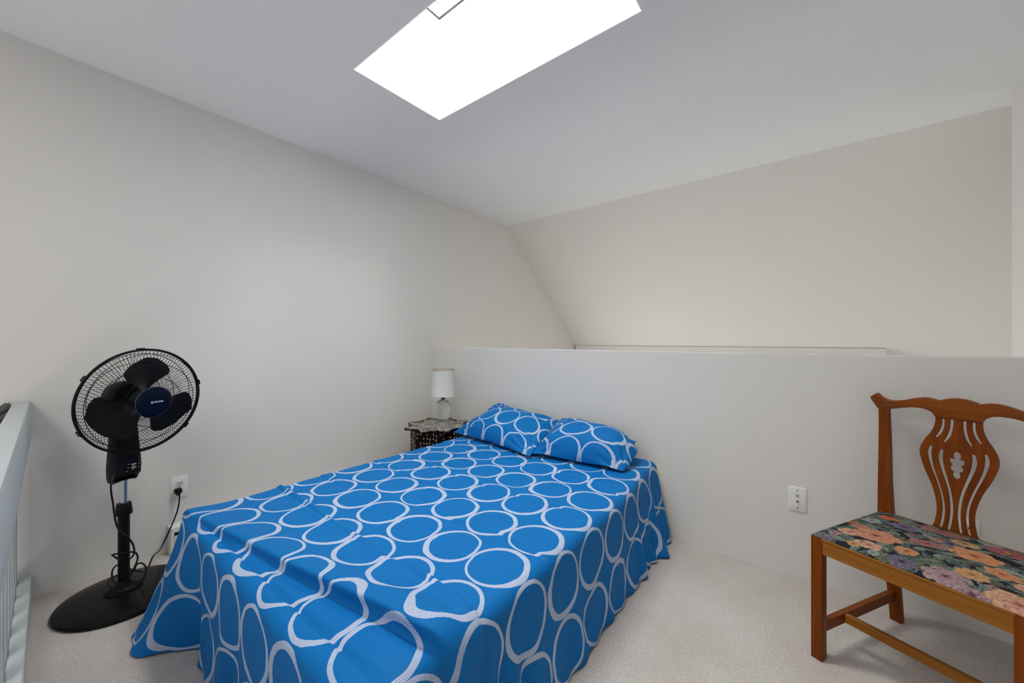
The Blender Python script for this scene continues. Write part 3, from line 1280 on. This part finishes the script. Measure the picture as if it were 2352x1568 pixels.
fbuild(w, 'indicator', 'lettering', box_o)

# motor housing behind the guard
w = MB()
prof = [(.0, -.185), (.035, -.183), (.058, -.172), (.070, -.150), (.076, -.110), (.076, -.085), (.070, -.072), (.0, -.072)]
nn_ = 36
vs = [fp(max(r_, .0005), 2 * math.pi * k / nn_, n) for r_, n in prof for k in range(nn_)]
fs = [(i * nn_ + k, i * nn_ + (k + 1) % nn_, (i + 1) * nn_ + (k + 1) % nn_, (i + 1) * nn_ + k) for i in range(len(prof) - 1) for k in range(nn_)]
w.add(vs, fs)
fbuild(w, 'motor_housing', 'blackm', smooth=40)
w = MB()
w.tube([FP + Vector((0, 0, .78)), FC + fn_ * -.13 + fu_ * -.05, FC + fn_ * -.13], .034, 16)
fbuild(w, 'neck', 'blackm')

# blades
bl = None
for k in range(3):
    a0 = R(88 + 120 * k)
    w = MB()
    nr, na = 12, 12
    vs = []
    for sgn in (1, -1):
        for i in range(nr):
            q = i / (nr - 1)
            r_ = .035 + (.190 - .035) * q
            # leading and trailing edges in degrees round the axis, rounded tip
            tip = 1 - max(0, (q - .62) / .38) ** 2.6
            lead = (30 + 12 * math.sin(q * 2.2)) * (.30 + .70 * tip) if q > .62 else (30 + 12 * math.sin(q * 2.2))
            trail = (26 + 22 * q) * (.30 + .70 * tip) if q > .62 else (26 + 22 * q)
            for j in range(na):
                fr0 = j / (na - 1)
                ang = a0 + R(-trail + (lead + trail) * fr0)
                tw = .030 * (fr0 - .5) * 2 * (.75 + .25 * (1 - q)) - .010 * math.cos((fr0 - .5) * math.pi)
                vs.append(fp(r_, ang, .006 + tw + sgn * .0009))
    m_ = nr * na
    fs = []
    for i in range(nr - 1):
        for j in range(na - 1):
            q0 = i * na + j
            fs.append((q0, q0 + 1, q0 + na + 1, q0 + na))
            fs.append((m_ + q0, m_ + q0 + na, m_ + q0 + na + 1, m_ + q0 + 1))
    w.add(vs, fs)
    fbuild(w, 'blade', 'blade', smooth=50)

w = MB()  # spinner behind the badge
prof = [(.040, -.03), (.044, .0), (.042, .034), (.0005, .040)]
vs = [fp(r_, 2 * math.pi * k / 30, n) for r_, n in prof for k in range(30)]
w.add(vs, [(i * 30 + k, i * 30 + (k + 1) % 30, (i + 1) * 30 + (k + 1) % 30, (i + 1) * 30 + k) for i in range(3) for k in range(30)])
fbuild(w, 'blade_hub', 'blade')


def guard(name, prof, swirl, nw, rings):
    """prof: list of (radius, n) from the middle to the rim"""
    w = MB()
    rs = np.array([p[0] for p in prof])
    ns = np.array([p[1] for p in prof])
    rr2 = np.linspace(rs[0], rs[-1], 11)
    nn2 = np.interp(rr2, rs, ns)
    for _ in range(2):
        nn2[1:-1] = .25 * nn2[:-2] + .5 * nn2[1:-1] + .25 * nn2[2:]
    for k in range(nw):
        a = 2 * math.pi * k / nw
        w.tube([fp(r_, a + swirl * ((r_ - rs[0]) / (rs[-1] - rs[0])) ** .8, n) for r_, n in zip(rr2, nn2)], .0009, 4, cap=False)
    for r_ in rings:
        n = float(np.interp(r_, rr2, nn2))
        w.tube([fp(r_, a, n) for a in np.linspace(0, 2 * math.pi, 72, endpoint=False)], .0013, 5, True)
    o = fbuild(w, name, 'wire', smooth='all')
    o['kind'] = 'stuff'
    return o


guard('rear_guard', [(.062, -.076), (.10, -.076), (.16, -.068), (.200, -.050), (.219, -.020), (.223, -.006)], .42, 96, (.205, .158, .11))
guard('front_guard', [(.060, .066), (.10, .064), (.16, .055), (.200, .038), (.217, .014), (.222, .006)], -.42, 96, (.208, .165, .105))
w = MB()
w.tube([fp(FR, a, 0) for a in np.linspace(0, 2 * math.pi, 96, endpoint=False)], .0048, 8, True)
w.tube([fp(FR - .001, a, -.008) for a in np.linspace(0, 2 * math.pi, 96, endpoint=False)], .0040, 8, True)
fbuild(w, 'guard_rim', 'blackm')
for a in (R(95), R(150), R(207), R(15), R(-40), R(-95)):
    w = MB()
    t1 = fp(1, a + math.pi / 2) - FC
    r1 = fp(1, a) - FC
    c = FC + r1 * (FR + .003)
    mat = Matrix((( t1.x, r1.x, fn_.x, c.x), (t1.y, r1.y, fn_.y, c.y), (t1.z, r1.z, fn_.z, c.z), (0, 0, 0, 1)))
    w.box((-.012, -.003, -.014), (.012, .0045, .008), .0015, mat=mat)
    fbuild(w, 'rim_clip', 'blackm', smooth=False)

# hub badge
w = MB()
prof = [(.0665, .056), (.0680, .062), (.0672, .068), (.060, .0725), (.045, .0760), (.025, .0778), (.0004, .0785)]
vs = [fp(r_, 2 * math.pi * k / 48, n) for r_, n in prof for k in range(48)]
w.add(vs, [(i * 48 + k, i * 48 + (k + 1) % 48, (i + 1) * 48 + (k + 1) % 48, (i + 1) * 48 + k) for i in range(len(prof) - 1) for k in range(48)])
badge = fbuild(w, 'hub_badge', 'navy', smooth=40)
w = MB()
w.tube([fp(.0676, a, .065) for a in np.linspace(0, 2 * math.pi, 72, endpoint=False)], .0010, 5, True)
fbuild(w, 'badge_ring', 'silver', badge)


def text_mesh(name, txt, size, shear, place, mat, parent):
    cu = bpy.data.curves.new(name, 'FONT')
    cu.body = txt
    cu.size = size
    cu.shear = shear
    cu.extrude = .0003
    cu.offset = .0002
    cu.align_x = 'LEFT'
    cu.align_y = 'CENTER'
    tmp = bpy.data.objects.new(name, cu)
    COL.objects.link(tmp)
    dg = bpy.context.evaluated_depsgraph_get()
    me = bpy.data.meshes.new_from_object(tmp.evaluated_get(dg))
    bpy.data.objects.remove(tmp, do_unlink=True)
    bpy.data.curves.remove(cu)
    me.name = name
    for v in me.vertices:
        v.co = place(v.co)
    me.materials.clear()
    me.materials.append(M[mat])
    o = bpy.data.objects.new(name, me)
    COL.objects.link(o)
    o.parent = parent
    return o


w = MB()
ring = []
w.tube([fxy(-.0150 + .0042 * math.cos(a), .0022 + .0042 * math.sin(a), .0790) for a in np.linspace(0, 2 * math.pi, 28, endpoint=False)], .0011, 5, True)
fbuild(w, 'emblem', 'lettering', badge)
text_mesh('lettering', 'PELONIS', .0088, .25, lambda c: fxy(-.0085 + c.x * 1.02, .0030 + c.y, .0785 + c.z) - FP, 'lettering', badge)

# power cord
cord = [(.292, -2.056, .525), (.283, -2.056, .499), (.281, -2.055, .457), (.303, -2.051, .407), (.345, -2.050, .363), (.385, -2.046, .329), (.406, -2.034, .308), (.414, -2.018, .282), (.402, -2.000, .241),
        (.357, -1.990, .185), (.315, -1.996, .146), (.312, -2.022, .144), (.330, -2.050, .183), (.372, -2.056, .209), (.412, -2.000, .209), (.429, -1.988, .186), (.434, -1.997, .153), (.431, -2.012, .116), (.425, -2.029, .093),
        (.390, -2.053, .090), (.350, -2.058, .101), (.308, -2.052, .118), (.290, -2.034, .123), (.300, -2.008, .105), (.325, -1.988, .091), (.362, -1.984, .126), (.413, -1.975, .15), (.457, -1.966, .145), (.476, -1.970, .121),
        (.479, -1.987, .092), (.466, -2.010, .075), (.445, -2.036, .068), (.400, -2.062, .068), (.360, -2.066, .074), (.312, -2.066, .078), (.272, -2.036, .071), (.285, -1.985, .072), (.340, -1.962, .080), (.389, -1.957, .100), (.379, -1.945, .112), (.340, -1.924, .134),
        (.22, -1.885, .10), (.125, -1.856, .090), (.110, -1.828, .146), (.100, -1.797, .228), (.090, -1.786, .290), (.082, -1.787, .318)]


def spline(pts, k=6):
    P = [Vector(p) for p in pts]
    out = []
    for i in range(len(P) - 1):
        p0, p1, p2, p3 = P[max(i - 1, 0)], P[i], P[i + 1], P[min(i + 2, len(P) - 1)]
        for j in range(k):
            t_ = j / k
            out.append(.5 * ((2 * p1) + (p2 - p0) * t_ + (2 * p0 - 5 * p1 + 4 * p2 - p3) * t_ ** 2 + (3 * p1 - p0 - 3 * p2 + p3) * t_ ** 3))
    out.append(P[-1])
    return out


w = MB()
w.tube(spline(cord), .0034, 7)
co_ = fbuild(w, 'power_cord', 'cord', smooth='all')
w = MB()
w.box((.050, -1.803, .312), (.082, -1.772, .338), .006, 2)
w.box((.070, -1.797, .306), (.088, -1.780, .325), .004, 2)
fbuild(w, 'plug', 'cord', co_)

# ------------------------------------------------------------------ wall plates
def plate_local(label, name, cat, loc, rz):
    return thing(name, label, cat, loc, rz)


# outlet on the left wall: local x to the right along the wall, local y out of the wall
ox = wall_x(-1.778)
ot = thing('wall_outlet', 'white duplex wall outlet with the fan plug in its lower socket', 'outlet', (ox, -1.778, .337), R(90) + math.atan(.05 / 3.4) - R(180))
# local +x points towards the viewer's left here, local +y... built symmetrically


def outlet_face(parent, cz, withslots=True):
    w = MB()
    pts = []
    for k in range(32):
        a = 2 * math.pi * k / 32
        x, z = .0172 * math.cos(a), .0172 * math.sin(a)
        pts.append((x, max(-.0135, min(.0135, z)) + cz))
    n = len(pts)
    vs = [(x, .0045, z) for x, z in pts] + [(x * .97, .0068, cz + (z - cz) * .97) for x, z in pts]
    w.add(vs, [(k, (k + 1) % n, n + (k + 1) % n, n + k) for k in range(n)] + [tuple(range(n, 2 * n))])
    face = w.build('socket_face', 'ivory', parent, True)
    w = MB()
    w.box((-.0078, .0060, cz - .001), (-.0054, .0071, cz + .0075))
    w.box((.0054, .0060, cz + .0005), (.0078, .0071, cz + .0075))
    w.lathe([(.0027, .0060), (.0027, .0071)], 12)
    # turn the little lathe onto the wall plane
    base = len(w.v) - 24
    for i in range(base, len(w.v)):
        x, y, z = w.v[i]
        w.v[i] = (x, z, cz - .0072 + y)
    w.build('slots', 'hole', face)
    return face


w = MB()
w.box((-.035, -.004, -.0572), (.035, .0050, .0572), .0022, 2)
w.build('cover_plate', 'plate', ot, True)
outlet_face(ot, .0195)
outlet_face(ot, -.0195)
w = MB()
w.lathe([(.003, .0045), (.003, .0058)], 12)
w.v = [(x, z, y) for x, y, z in w.v]
w.build('screw', 'steel', ot)

# jack plate on the half wall (room side faces -y)
jk = thing('jack_plate', 'white jack plate with round sockets and two dark screws on the half wall', 'wall plate', (2.686, 0, .375), 0)
w = MB()
w.box((-.0350, -.0062, -.0572), (.0350, .003, .0572), .0030, 2)
w.build('cover_plate', 'plate', jk, True)
w = MB()
w.box((-.0125, -.0072, -.034), (.0125, -.005, .034), .0006)
w.build('insert', 'plate', jk)
for zz in (.043, -.043):
    w = MB()
    w.lathe([(.0030, .0055), (.0030, .0075)], 14)
    w.v = [(x, -z, y + zz) for x, y, z in w.v]
    w.build('screw', 'steel', jk)
w = MB()
w.tube([(.0042 * math.cos(a), -.0078, .0165 + .0042 * math.sin(a)) for a in np.linspace(0, 2 * math.pi, 20, endpoint=False)], .0012, 6, True)
w.build('socket_ring', 'steel', jk)
w = MB()
w.lathe([(.0055, .006), (.0055, .013), (.0042, .0135), (.0042, .0175), (.0012, .0178)], 18)
w.v = [(x, -z, y - .0075) for x, y, z in w.v]
cx = w.build('coax_stub', 'chrome', jk, True)
w = MB()
w.lathe([(.0034, .0176), (.0034, .0181)], 12)
w.v = [(x, -z, y - .0075) for x, y, z in w.v]
w.build('stub_hole', 'hole', cx)

# blank-looking outlet plate half hidden behind the chair splat
bp = thing('wall_plate', 'white wall plate partly hidden behind the chair back', 'wall plate', (3.214, 0, .379), 0)
w = MB()
w.box((-.0350, -.0062, -.0572), (.0350, .003, .0572), .0030, 2)
w.build('cover_plate', 'plate', bp, True)
for zz in (.0195, -.0195):
    w = MB()
    w.lathe([(.0165, .005), (.0165, .0075), (.0155, .0080)], 24)
    w.v = [(x, -z, max(-.0135, min(.0135, y)) + zz) for x, y, z in w.v]
    fc = w.build('socket_face', 'ivory', bp, True)
    w = MB()
    w.box((-.0078, -.0086, zz - .001), (-.0054, -.0078, zz + .0075))
    w.box((.0054, -.0086, zz - .001), (.0078, -.0078, zz + .0075))
    w.build('slots', 'hole', fc)

# ------------------------------------------------------------------ baseboard heater
hx = wall_x(-1.3)
ht = thing('baseboard_heater', 'low white electric baseboard heater along the left wall behind the bed', 'heater', (hx, -1.245, 0), math.atan(.05 / 3.4))
w = MB()
y0, y1 = -.58, .58
w.box((-.004, y0, .012), (.010, y1, .146), .001)                       # back sheet
w.hexa([(.0, y0, .128), (.052, y0, .118), (.052, y1, .118), (.0, y1, .128)], [(.0, y0, .147), (.050, y0, .140), (.050, y1, .140), (.0, y1, .147)])
w.build('casing', 'heater', ht)
w = MB()
w.box((.046, y0 + .018, .022), (.052, y1 - .018, .098), .002)
w.build('front_panel', 'heater', ht)
for yy in (y0, y1 - .016):
    w = MB()
    w.box((.0, yy, .0), (.056, yy + .016, .143), .003)
    w.build('end_cap', 'heater', ht)
w = MB()
w.box((.012, y0 + .018, .03), (.040, y1 - .018, .095))
w.build('element', 'hole', ht)

# ------------------------------------------------------------------ chair
CO = Vector((2.737, -.535, 0))
ang = R(-23.91)
ca, cb = Vector((math.cos(ang), math.sin(ang), 0)), Vector((-math.sin(ang), math.cos(ang), 0))
CC = CO + ca * .2405 + cb * .24
ch = thing('dining_chair', 'brown wooden dining chair with pierced splat back and floral tapestry seat', 'chair', CC, ang)
# local: x across (0 = middle), y back, z up; a,b as measured from the front left leg
AX, BY = .2405, .24


def L3(a, b_, z):
    return (a - AX, b_ - BY, z)


for sx in (-1, 1):      # front legs, square with a stopped inner chamfer
    w = MB()
    x0, x1 = (-AX, -AX + .034) if sx < 0 else (AX - .034, AX)
    w.box((x0, -BY, 0), (x1, -BY + .036, .436), .0025, 2)
    w.build('leg', 'woodz', ch, True)


def leg_section(cx, cy, wx, wy, z):
    return [(cx - wx / 2, cy, z), (cx + wx / 2, cy, z), (cx + wx / 2, cy + wy, z), (cx - wx / 2, cy + wy, z)]


def loft(mb, secs):
    n = len(secs[0])
    vs = [p for s_ in secs for p in s_]
    fs = [(i * n + k, i * n + (k + 1) % n, (i + 1) * n + (k + 1) % n, (i + 1) * n + k) for i in range(len(secs) - 1) for k in range(n)]
    fs += [tuple(range(n))[::-1], tuple(range((len(secs) - 1) * n, len(secs) * n))]
    mb.add(vs, fs)


def back_y(z):          # front face of the raked back
    return (.455 + (z - .45) * .10) - BY


for sx in (-1, 1):      # back legs run on up into the back posts
    w = MB()
    sec = []
    for z, cx, wx, wy, yy in ((0, .166, .036, .030, .494 - BY), (.12, .170, .037, .032, .482 - BY), (.30, .181, .041, .033, .463 - BY), (.44, .1870, .0455, .032, back_y(.44)), (.56, .1930, .0395, .030, back_y(.56)),
                              (.70, .1970, .0360, .027, back_y(.70)), (.80, .2010, .0335, .024, back_y(.80)), (.866, .2042, .0325, .022, back_y(.866))):
        sec.append(leg_section(sx * cx, yy, wx, wy, z))
    loft(w, sec)
    o = w.build('back_leg', 'woodz', ch)
    bv = o.modifiers.new('soft_edges', 'BEVEL')
    bv.width = .003
    bv.segments = 2
    bv.limit_method = 'ANGLE'

w = MB()                # front rail with its moulded top lip
w.box(L3(.032, .003, .380), L3(.449, .025, .430), .0015)
w.box(L3(.030, .000, .428), L3(.451, .026, .4365), .0028, 2)
w.build('front_rail', 'woodx', ch, True)
for sx in (-1, 1):      # side rails follow the taper of the seat
    w = MB()
    xo, xi = sx * (AX - .002), sx * (AX - .024)
    xo2, xi2 = sx * .2095, sx * .1880
    w.hexa([(xo, -BY + .034, .380), (xi, -BY + .034, .380), (xi2, .465 - BY, .380), (xo2, .465 - BY, .380)],
           [(xo, -BY + .034, .434), (xi, -BY + .034, .434), (xi2, .458 - BY, .434), (xo2, .458 - BY, .434)])
    w.build('side_rail', 'woody', ch)
w = MB()
w.box((-.170, .459 - BY, .375), (.170, .482 - BY, .437), .002)
w.build('back_rail', 'woodx', ch)
for sx in (-1, 1):      # low side stretchers
    w = MB()
    x0, x1 = sx * (AX - .019), sx * .172
    z0, z1 = .092, .128
    y0, y1 = -BY + .034, .484 - BY
    w.hexa([(x0 - .009, y0, z0), (x0 + .009, y0, z0), (x1 + .009, y1, z0), (x1 - .009, y1, z0)],
           [(x0 - .009, y0, z1), (x0 + .009, y0, z1), (x1 + .009, y1, z1), (x1 - .009, y1, z1)])
    w.build('side_stretcher', 'woody', ch)
w = MB()
w.box((-.199, .148 - BY, .095), (.199, .166 - BY, .126), .0012)
w.build('cross_stretcher', 'woodx', ch)


def on_back(off):
    def f_(c):
        # c.x across, c.y height, c.z thickness; a shallow curve across the back
        return Vector((c.x, back_y(c.y) + off - c.z, c.y))
    return f_


half = [(.0565, .858), (.0562, .8450), (.0573, .820), (.0647, .7925), (.0810, .760), (.0920, .732), (.0950, .709), (.0893, .678), (.0765, .637), (.0622, .600), (.0510, .560), (.0451, .5226), (.0450, .4925), (.0490, .462), (.0525, .428)]
outl = [(-x, z) for x, z in half][::-1] + half
outl = [(-x, z) for x, z in half] + [(x, z) for x, z in half[::-1]]
loops = [(outl, 'BEZIER')]
wu = .0068
slots_r = [
    ([(.0155, .8386), (.0158, .8115), (.0215, .7800), (.0325, .7575)], [.0078, .0080, .0082, .0050]),
    ([(.0373, .8376), (.0374, .8125), (.0438, .7893), (.0536, .7712)], [.0070, .0074, .0078, .0050]),
    ([(.0670, .7320), (.0712, .7094), (.0640, .6660), (.0495, .6200), (.0375, .5787), (.0290, .5350), (.0281, .4956), (.0325, .4587), (.0350, .449)], [.0080, .0112, .0076, .0058, .0056, .0062, .0074, .0070, .006]),
    ([(.0385, .7250), (.0428, .7010), (.0360, .6620), (.0243, .6210), (.0145, .5800), (.0094, .5370), (.0086, .4990), (.0130, .4560), (.0150, .447)], [.0085, .0125, .0100, .0080, .0075, .0078, .0078, .0070, .006]),
]
for cl, wd in slots_r:
    loops.append((slot(cl, wd), 'POLY'))
    loops.append((slot([(-x, z) for x, z in cl], wd), 'POLY'))
q = []
for (zc, rx, rz) in ((.7130, .0110, .0150), (.6930, .0200, .0150), (.6675, .0170, .0150), (.6450, .0105, .0150)):
    for k in range(-5, 6):
        a = k / 5 * R(42)
        q.append((rx * math.cos(a), zc - rz * math.sin(a)))
q = [(x, z) for x, z in q]
qf = [(0, .7315)] + q + [(0, .6285)] + [(-x, z) for x, z in q[::-1]]
loops.append((qf, 'POLY'))
curve_plate('splat', loops, .008, .0012, 'woodz', ch, on_back(.010), 6)

top_r = [(.0, .9190), (.0130, .9186), (.0270, .9152), (.0410, .9098), (.0490, .9055), (.0520, .9058), (.0620, .9092), (.0750, .9118), (.0910, .9120), (.1060, .9085), (.1200, .9040), (.1427, .8946), (.1659, .8890), (.1850, .8876), (.1990, .8905), (.2110, .8970), (.2210, .9070), (.2270, .9116)]
end_r = [(.2330, .9070), (.2400, .9000), (.2453, .8958)]
bot_r = [(.2405, .8850), (.2340, .8750), (.2270, .8640), (.2215, .8560), (.1885, .8560), (.1700, .8605), (.1476, .8670), (.1250, .8728), (.1060, .8744), (.0910, .8738), (.0800, .8710), (.0690, .8655), (.0600, .8570), (.0562, .8480)]
right = top_r + end_r + bot_r
outl = [(-x, z) for x, z in right[::-1]] + right[1:]
crest = curve_plate('crest_rail', [(outl, 'POLY')], .020, .0022, 'woodc', ch, on_back(.011), 4)
# reeds carved into each scrolled ear
for sx in (-1, 1):
    for q0 in (.18, .42, .66, .88):
        path = []
        for k in range(9):
            t_ = k / 8
            # between the lower and the upper outline of the ear
            tx_ = np.interp(t_, [0, .25, .5, .75, 1], [.2290, .2195, .2050, .1870, .1680])
            tz_ = np.interp(t_, [0, .25, .5, .75, 1], [.9100, .9030, .8935, .8885, .8890])
            bx_ = np.interp(t_, [0, .25, .5, .75, 1], [.2440, .2325, .2150, .1930, .1680])
            bz_ = np.interp(t_, [0, .25, .5, .75, 1], [.8950, .8780, .8640, .8580, .8612])
            x = bx_ + (tx_ - bx_) * q0
            z = bz_ + (tz_ - bz_) * q0
            c = Vector((sx * x, z, .0122))
            path.append(on_back(.011)(c))
        w = MB()
        w.tube(path, [.0012] + [.0030] * 7 + [.0008], 6)
        w.build('ear_reed', 'woodc', crest, True)

# ---- floral seat: the print is painted as coloured yarn into a fine grid
HX, HY = 494, 470            # one pixel = 1 mm, origin a=-.006, b=-.006
gx, gy = np.meshgrid(np.arange(HX) / 1000 - .006, np.arange(HY) / 1000 - .006, indexing='ij')


def srgb(r_, g_, b_):
    c = np.array([r_, g_, b_]) / 255.0
    return np.where(c <= .04045, c / 12.92, ((c + .055) / 1.055) ** 2.4)


img = np.zeros((HX, HY, 3)) + srgb(30, 34, 44)
rn = np.random.default_rng(5)


def blend(mask, col):
    m_ = np.clip(mask, 0, 1)[..., None]
    img[:] = img * (1 - m_) + col * m_


def wnoise(x, y, sd, sc):
    return smooth_noise(x, y, sd, sc, 2)


def leaf(cx, cy, L_, W_, an, c0, c1, sd):
    x = (gx - cx) * math.cos(an) + (gy - cy) * math.sin(an)
    y = -(gx - cx) * math.sin(an) + (gy - cy) * math.cos(an)
    q_ = np.clip(x / L_, -1, 1)
    hw = W_ * (1 - q_ ** 2) * (1 + .18 * np.sin(q_ * 15 + sd))
    m_ = (np.abs(x) < L_) & (np.abs(y) < hw)
    st = .5 + .5 * np.sin((y - np.abs(x) * .35) * 1400 + sd)
    k = np.clip(.25 + .75 * (y / np.maximum(hw, 1e-6) * .5 + .5) * .7 + .35 * (st - .5), 0, 1)[..., None]
    col = c0 * (1 - k) + c1 * k
    col = np.where((np.abs(y) < .0007)[..., None], c0 * .6, col)
    blend(m_ * .96, col)


greens = [(srgb(52, 70, 68), srgb(150, 160, 150)), (srgb(66, 84, 82), srgb(160, 166, 154)), (srgb(34, 50, 56), srgb(112, 130, 126)), (srgb(62, 72, 58), srgb(124, 128, 104))]
for k in range(430):
    c0, c1 = greens[rn.integers(4)]
    leaf(rn.uniform(0, .48), rn.uniform(-.01, .46), rn.uniform(.016, .036), rn.uniform(.006, .013), rn.uniform(0, 6.28), c0, c1, rn.uniform(0, 6))


def bloom(cx, cy, r0, layers, npet, cin, cmid, cout, sd, squash=1.0, rot=0.0, heart=None):
    """overlapping rings of petals, darker towards each petal's root, fine streaks along the petals"""
    cin, cmid, cout = srgb(*cin), srgb(*cmid), srgb(*cout)
    x = (gx - cx) * math.cos(rot) + (gy - cy) * math.sin(rot)
    y = (-(gx - cx) * math.sin(rot) + (gy - cy) * math.cos(rot)) / squash
    wob = .10 * wnoise(gx, gy, sd, 120) + .05 * wnoise(gx, gy, sd + 1, 320)
    rr_ = np.hypot(x, y) * (1 + wob * .55)
    th_ = np.arctan2(y, x)
    near = rr_ < r0 * 1.3
    for ly in range(layers):
        q_ = 1 - ly / layers
        rl = r0 * (.16 + .84 * q_)
        npx = max(3, npet - ly // 2)
        ph = sd + ly * 1.9
        lob = np.abs(np.sin(th_ * npx / 2 + ph))
        edge = rl * (.74 + .26 * lob ** .55)
        m_ = (rr_ < edge) & near
        f_ = np.clip(rr_ / np.maximum(edge, 1e-6), 0, 1)
        streak = .5 + .5 * np.sin(th_ * 70 + 3 * np.sin(rr_ * 900 + ph))
        k = np.clip(f_ ** 1.7 * 1.05 + .16 * (streak - .5) + .12 * np.sin(th_ * npx + ph), 0, 1)[..., None]
        col = np.where(k < .5, cin + (cmid - cin) * (k / .5), cmid + (cout - cmid) * ((k - .5) / .5))
        blend(m_, col)
        blend((m_ & (f_ > .955)) * .55, cin * .8)
        blend((m_ & (lob < .16) & (f_ > .45)) * .75, cin * .7)
    if heart:
        blend((rr_ < r0 * .16), srgb(*heart))


PINK = ((92, 40, 44), (176, 108, 96), (216, 152, 116))
ROSE = ((84, 38, 44), (142, 86, 84), (178, 124, 114))
ORNG = ((132, 58, 36), (196, 124, 84), (216, 158, 112))
LILA = ((84, 46, 62), (150, 116, 126), (186, 158, 160))
PURP = ((34, 32, 58), (88, 80, 108), (138, 124, 142))
TAN = ((120, 74, 44), (186, 138, 90), (210, 172, 120))
WINE = ((70, 18, 30), (132, 64, 72), (180, 112, 110))
CREM = ((140, 76, 80), (196, 138, 124), (218, 176, 140))
REDO = ((130, 34, 16), (200, 88, 50), (224, 136, 92))
GREY = ((84, 96, 92), (142, 150, 142), (170, 174, 164))
bloom(.417, .222, .040, 3, 5, *GREY, 31, .7)
bloom(.070, .290, .028, 3, 5, *GREY, 33)
bloom(.330, .425, .030, 3, 5, *GREY, 34)
bloom(.150, .318, .040, 4, 7, *PURP, 2, .85)
bloom(.038, .014, .022, 3, 6, *PURP, 3, 1, 0, (214, 158, 84))
bloom(.045, .060, .018, 2, 5, *LILA, 4)
bloom(.230, .030, .034, 3, 7, *PURP, 5, .9)
bloom(.268, .296, .034, 3, 7, *PURP, 6, .8)
bloom(.110, .030, .018, 2, 5, *TAN, 41)
bloom(.165, .020, .015, 2, 5, *GREY, 42)
bloom(.231, .228, .046, 5, 6, *ROSE, 7, .6, .5)
bloom(.224, .393, .066, 6, 6, *ROSE, 8, .48, .1)
bloom(.092, .372, .034, 3, 5, *REDO, 9, .7)
bloom(.035, .215, .022, 2, 5, *REDO, 43, .6)
bloom(.239, .289, .018, 2, 4, *ORNG, 10, .6)
bloom(.214, .300, .011, 2, 4, *GREY, 44)
bloom(.185, .268, .012, 2, 5, *WINE, 45)
bloom(.292, .338, .034, 3, 8, *TAN, 11, .75)
bloom(.371, .388, .050, 5, 6, *WINE, 12, .8, .3, (206, 160, 92))
bloom(.445, .330, .034, 4, 6, *WINE, 13, .9)
bloom(.329, .258, .058, 6, 6, *ORNG, 14, .85, .3)
bloom(.395, .190, .040, 4, 6, *ORNG, 15, .8)
bloom(.452, .150, .032, 4, 5, *CREM, 46, .9)
bloom(.318, .040, .052, 5, 7, *LILA, 16, .85)
bloom(.375, .006, .036, 3, 6, *LILA, 17, .7)
bloom(.400, .075, .016, 2, 5, *LILA, 47)
bloom(.354, .108, .036, 4, 8, *TAN, 18)
bloom(.217, .108, .030, 3, 6, *ORNG, 19, 1, 0, (96, 110, 84))
bloom(.448, .040, .058, 5, 6, *CREM, 20)
bloom(.072, .112, .036, 3, 5, *CREM, 21, .9)
bloom(.140, .058, .036, 3, 5, *CREM, 22, .8)
bloom(.072, .190, .030, 3, 5, *PINK, 23, .7)
bloom(.128, .150, .066, 7, 6, *PINK, 24, .85, .4)
for k in range(26):
    c0, c1 = greens[rn.integers(3)]
    leaf(rn.uniform(.02, .47), rn.uniform(0, .45), rn.uniform(.010, .020), rn.uniform(.0025, .005), rn.uniform(0, 6.28), c0, c1, rn.uniform(0, 6))
img *= .80 * (1 + .10 * np.sin(gx * 2 * math.pi / .0022) * np.sin(gy * 2 * math.pi / .0022))[..., None]

nu, nv = 236, 224
U, V = np.meshgrid(np.linspace(0, 1, nu), np.linspace(0, 1, nv), indexing='ij')
# trapezoid: wide in front, narrower at the back, cushion edges rolled down
b_ = .002 + V * .458
hwid = (AX - .0015) - (AX - .0015 - .204) * V ** 1.05
a = AX + (U * 2 - 1) * hwid
eu = np.minimum(U, 1 - U) * 2 * hwid
ev = np.minimum(V, 1 - V) * .458
ed = np.minimum(eu, ev)
z = .4365 + .0075 * np.clip(ed / .012, 0, 1) ** .5 + .012 * ((1 - (2 * U - 1) ** 4) * (1 - (2 * V - 1) ** 4))
V3 = np.stack([a - AX, b_ - BY, z], -1).reshape(-1, 3)
seat = grid_obj('seat', V3, nu, nv, 'floral', ch)
ia = np.clip(((a + .006) * 1000).astype(int), 0, HX - 1)
ib = np.clip(((b_ + .006) * 1000).astype(int), 0, HY - 1)
colr = np.concatenate([np.clip(img[ia, ib], 0, 1), np.ones((nu, nv, 1))], -1).reshape(-1, 4)
at = seat.data.color_attributes.new('print', 'FLOAT_COLOR', 'POINT')
at.data.foreach_set('color', colr.astype(np.float32).ravel())
so_ = seat.modifiers.new('padding', 'SOLIDIFY')
so_.thickness = .012
so_.offset = -1
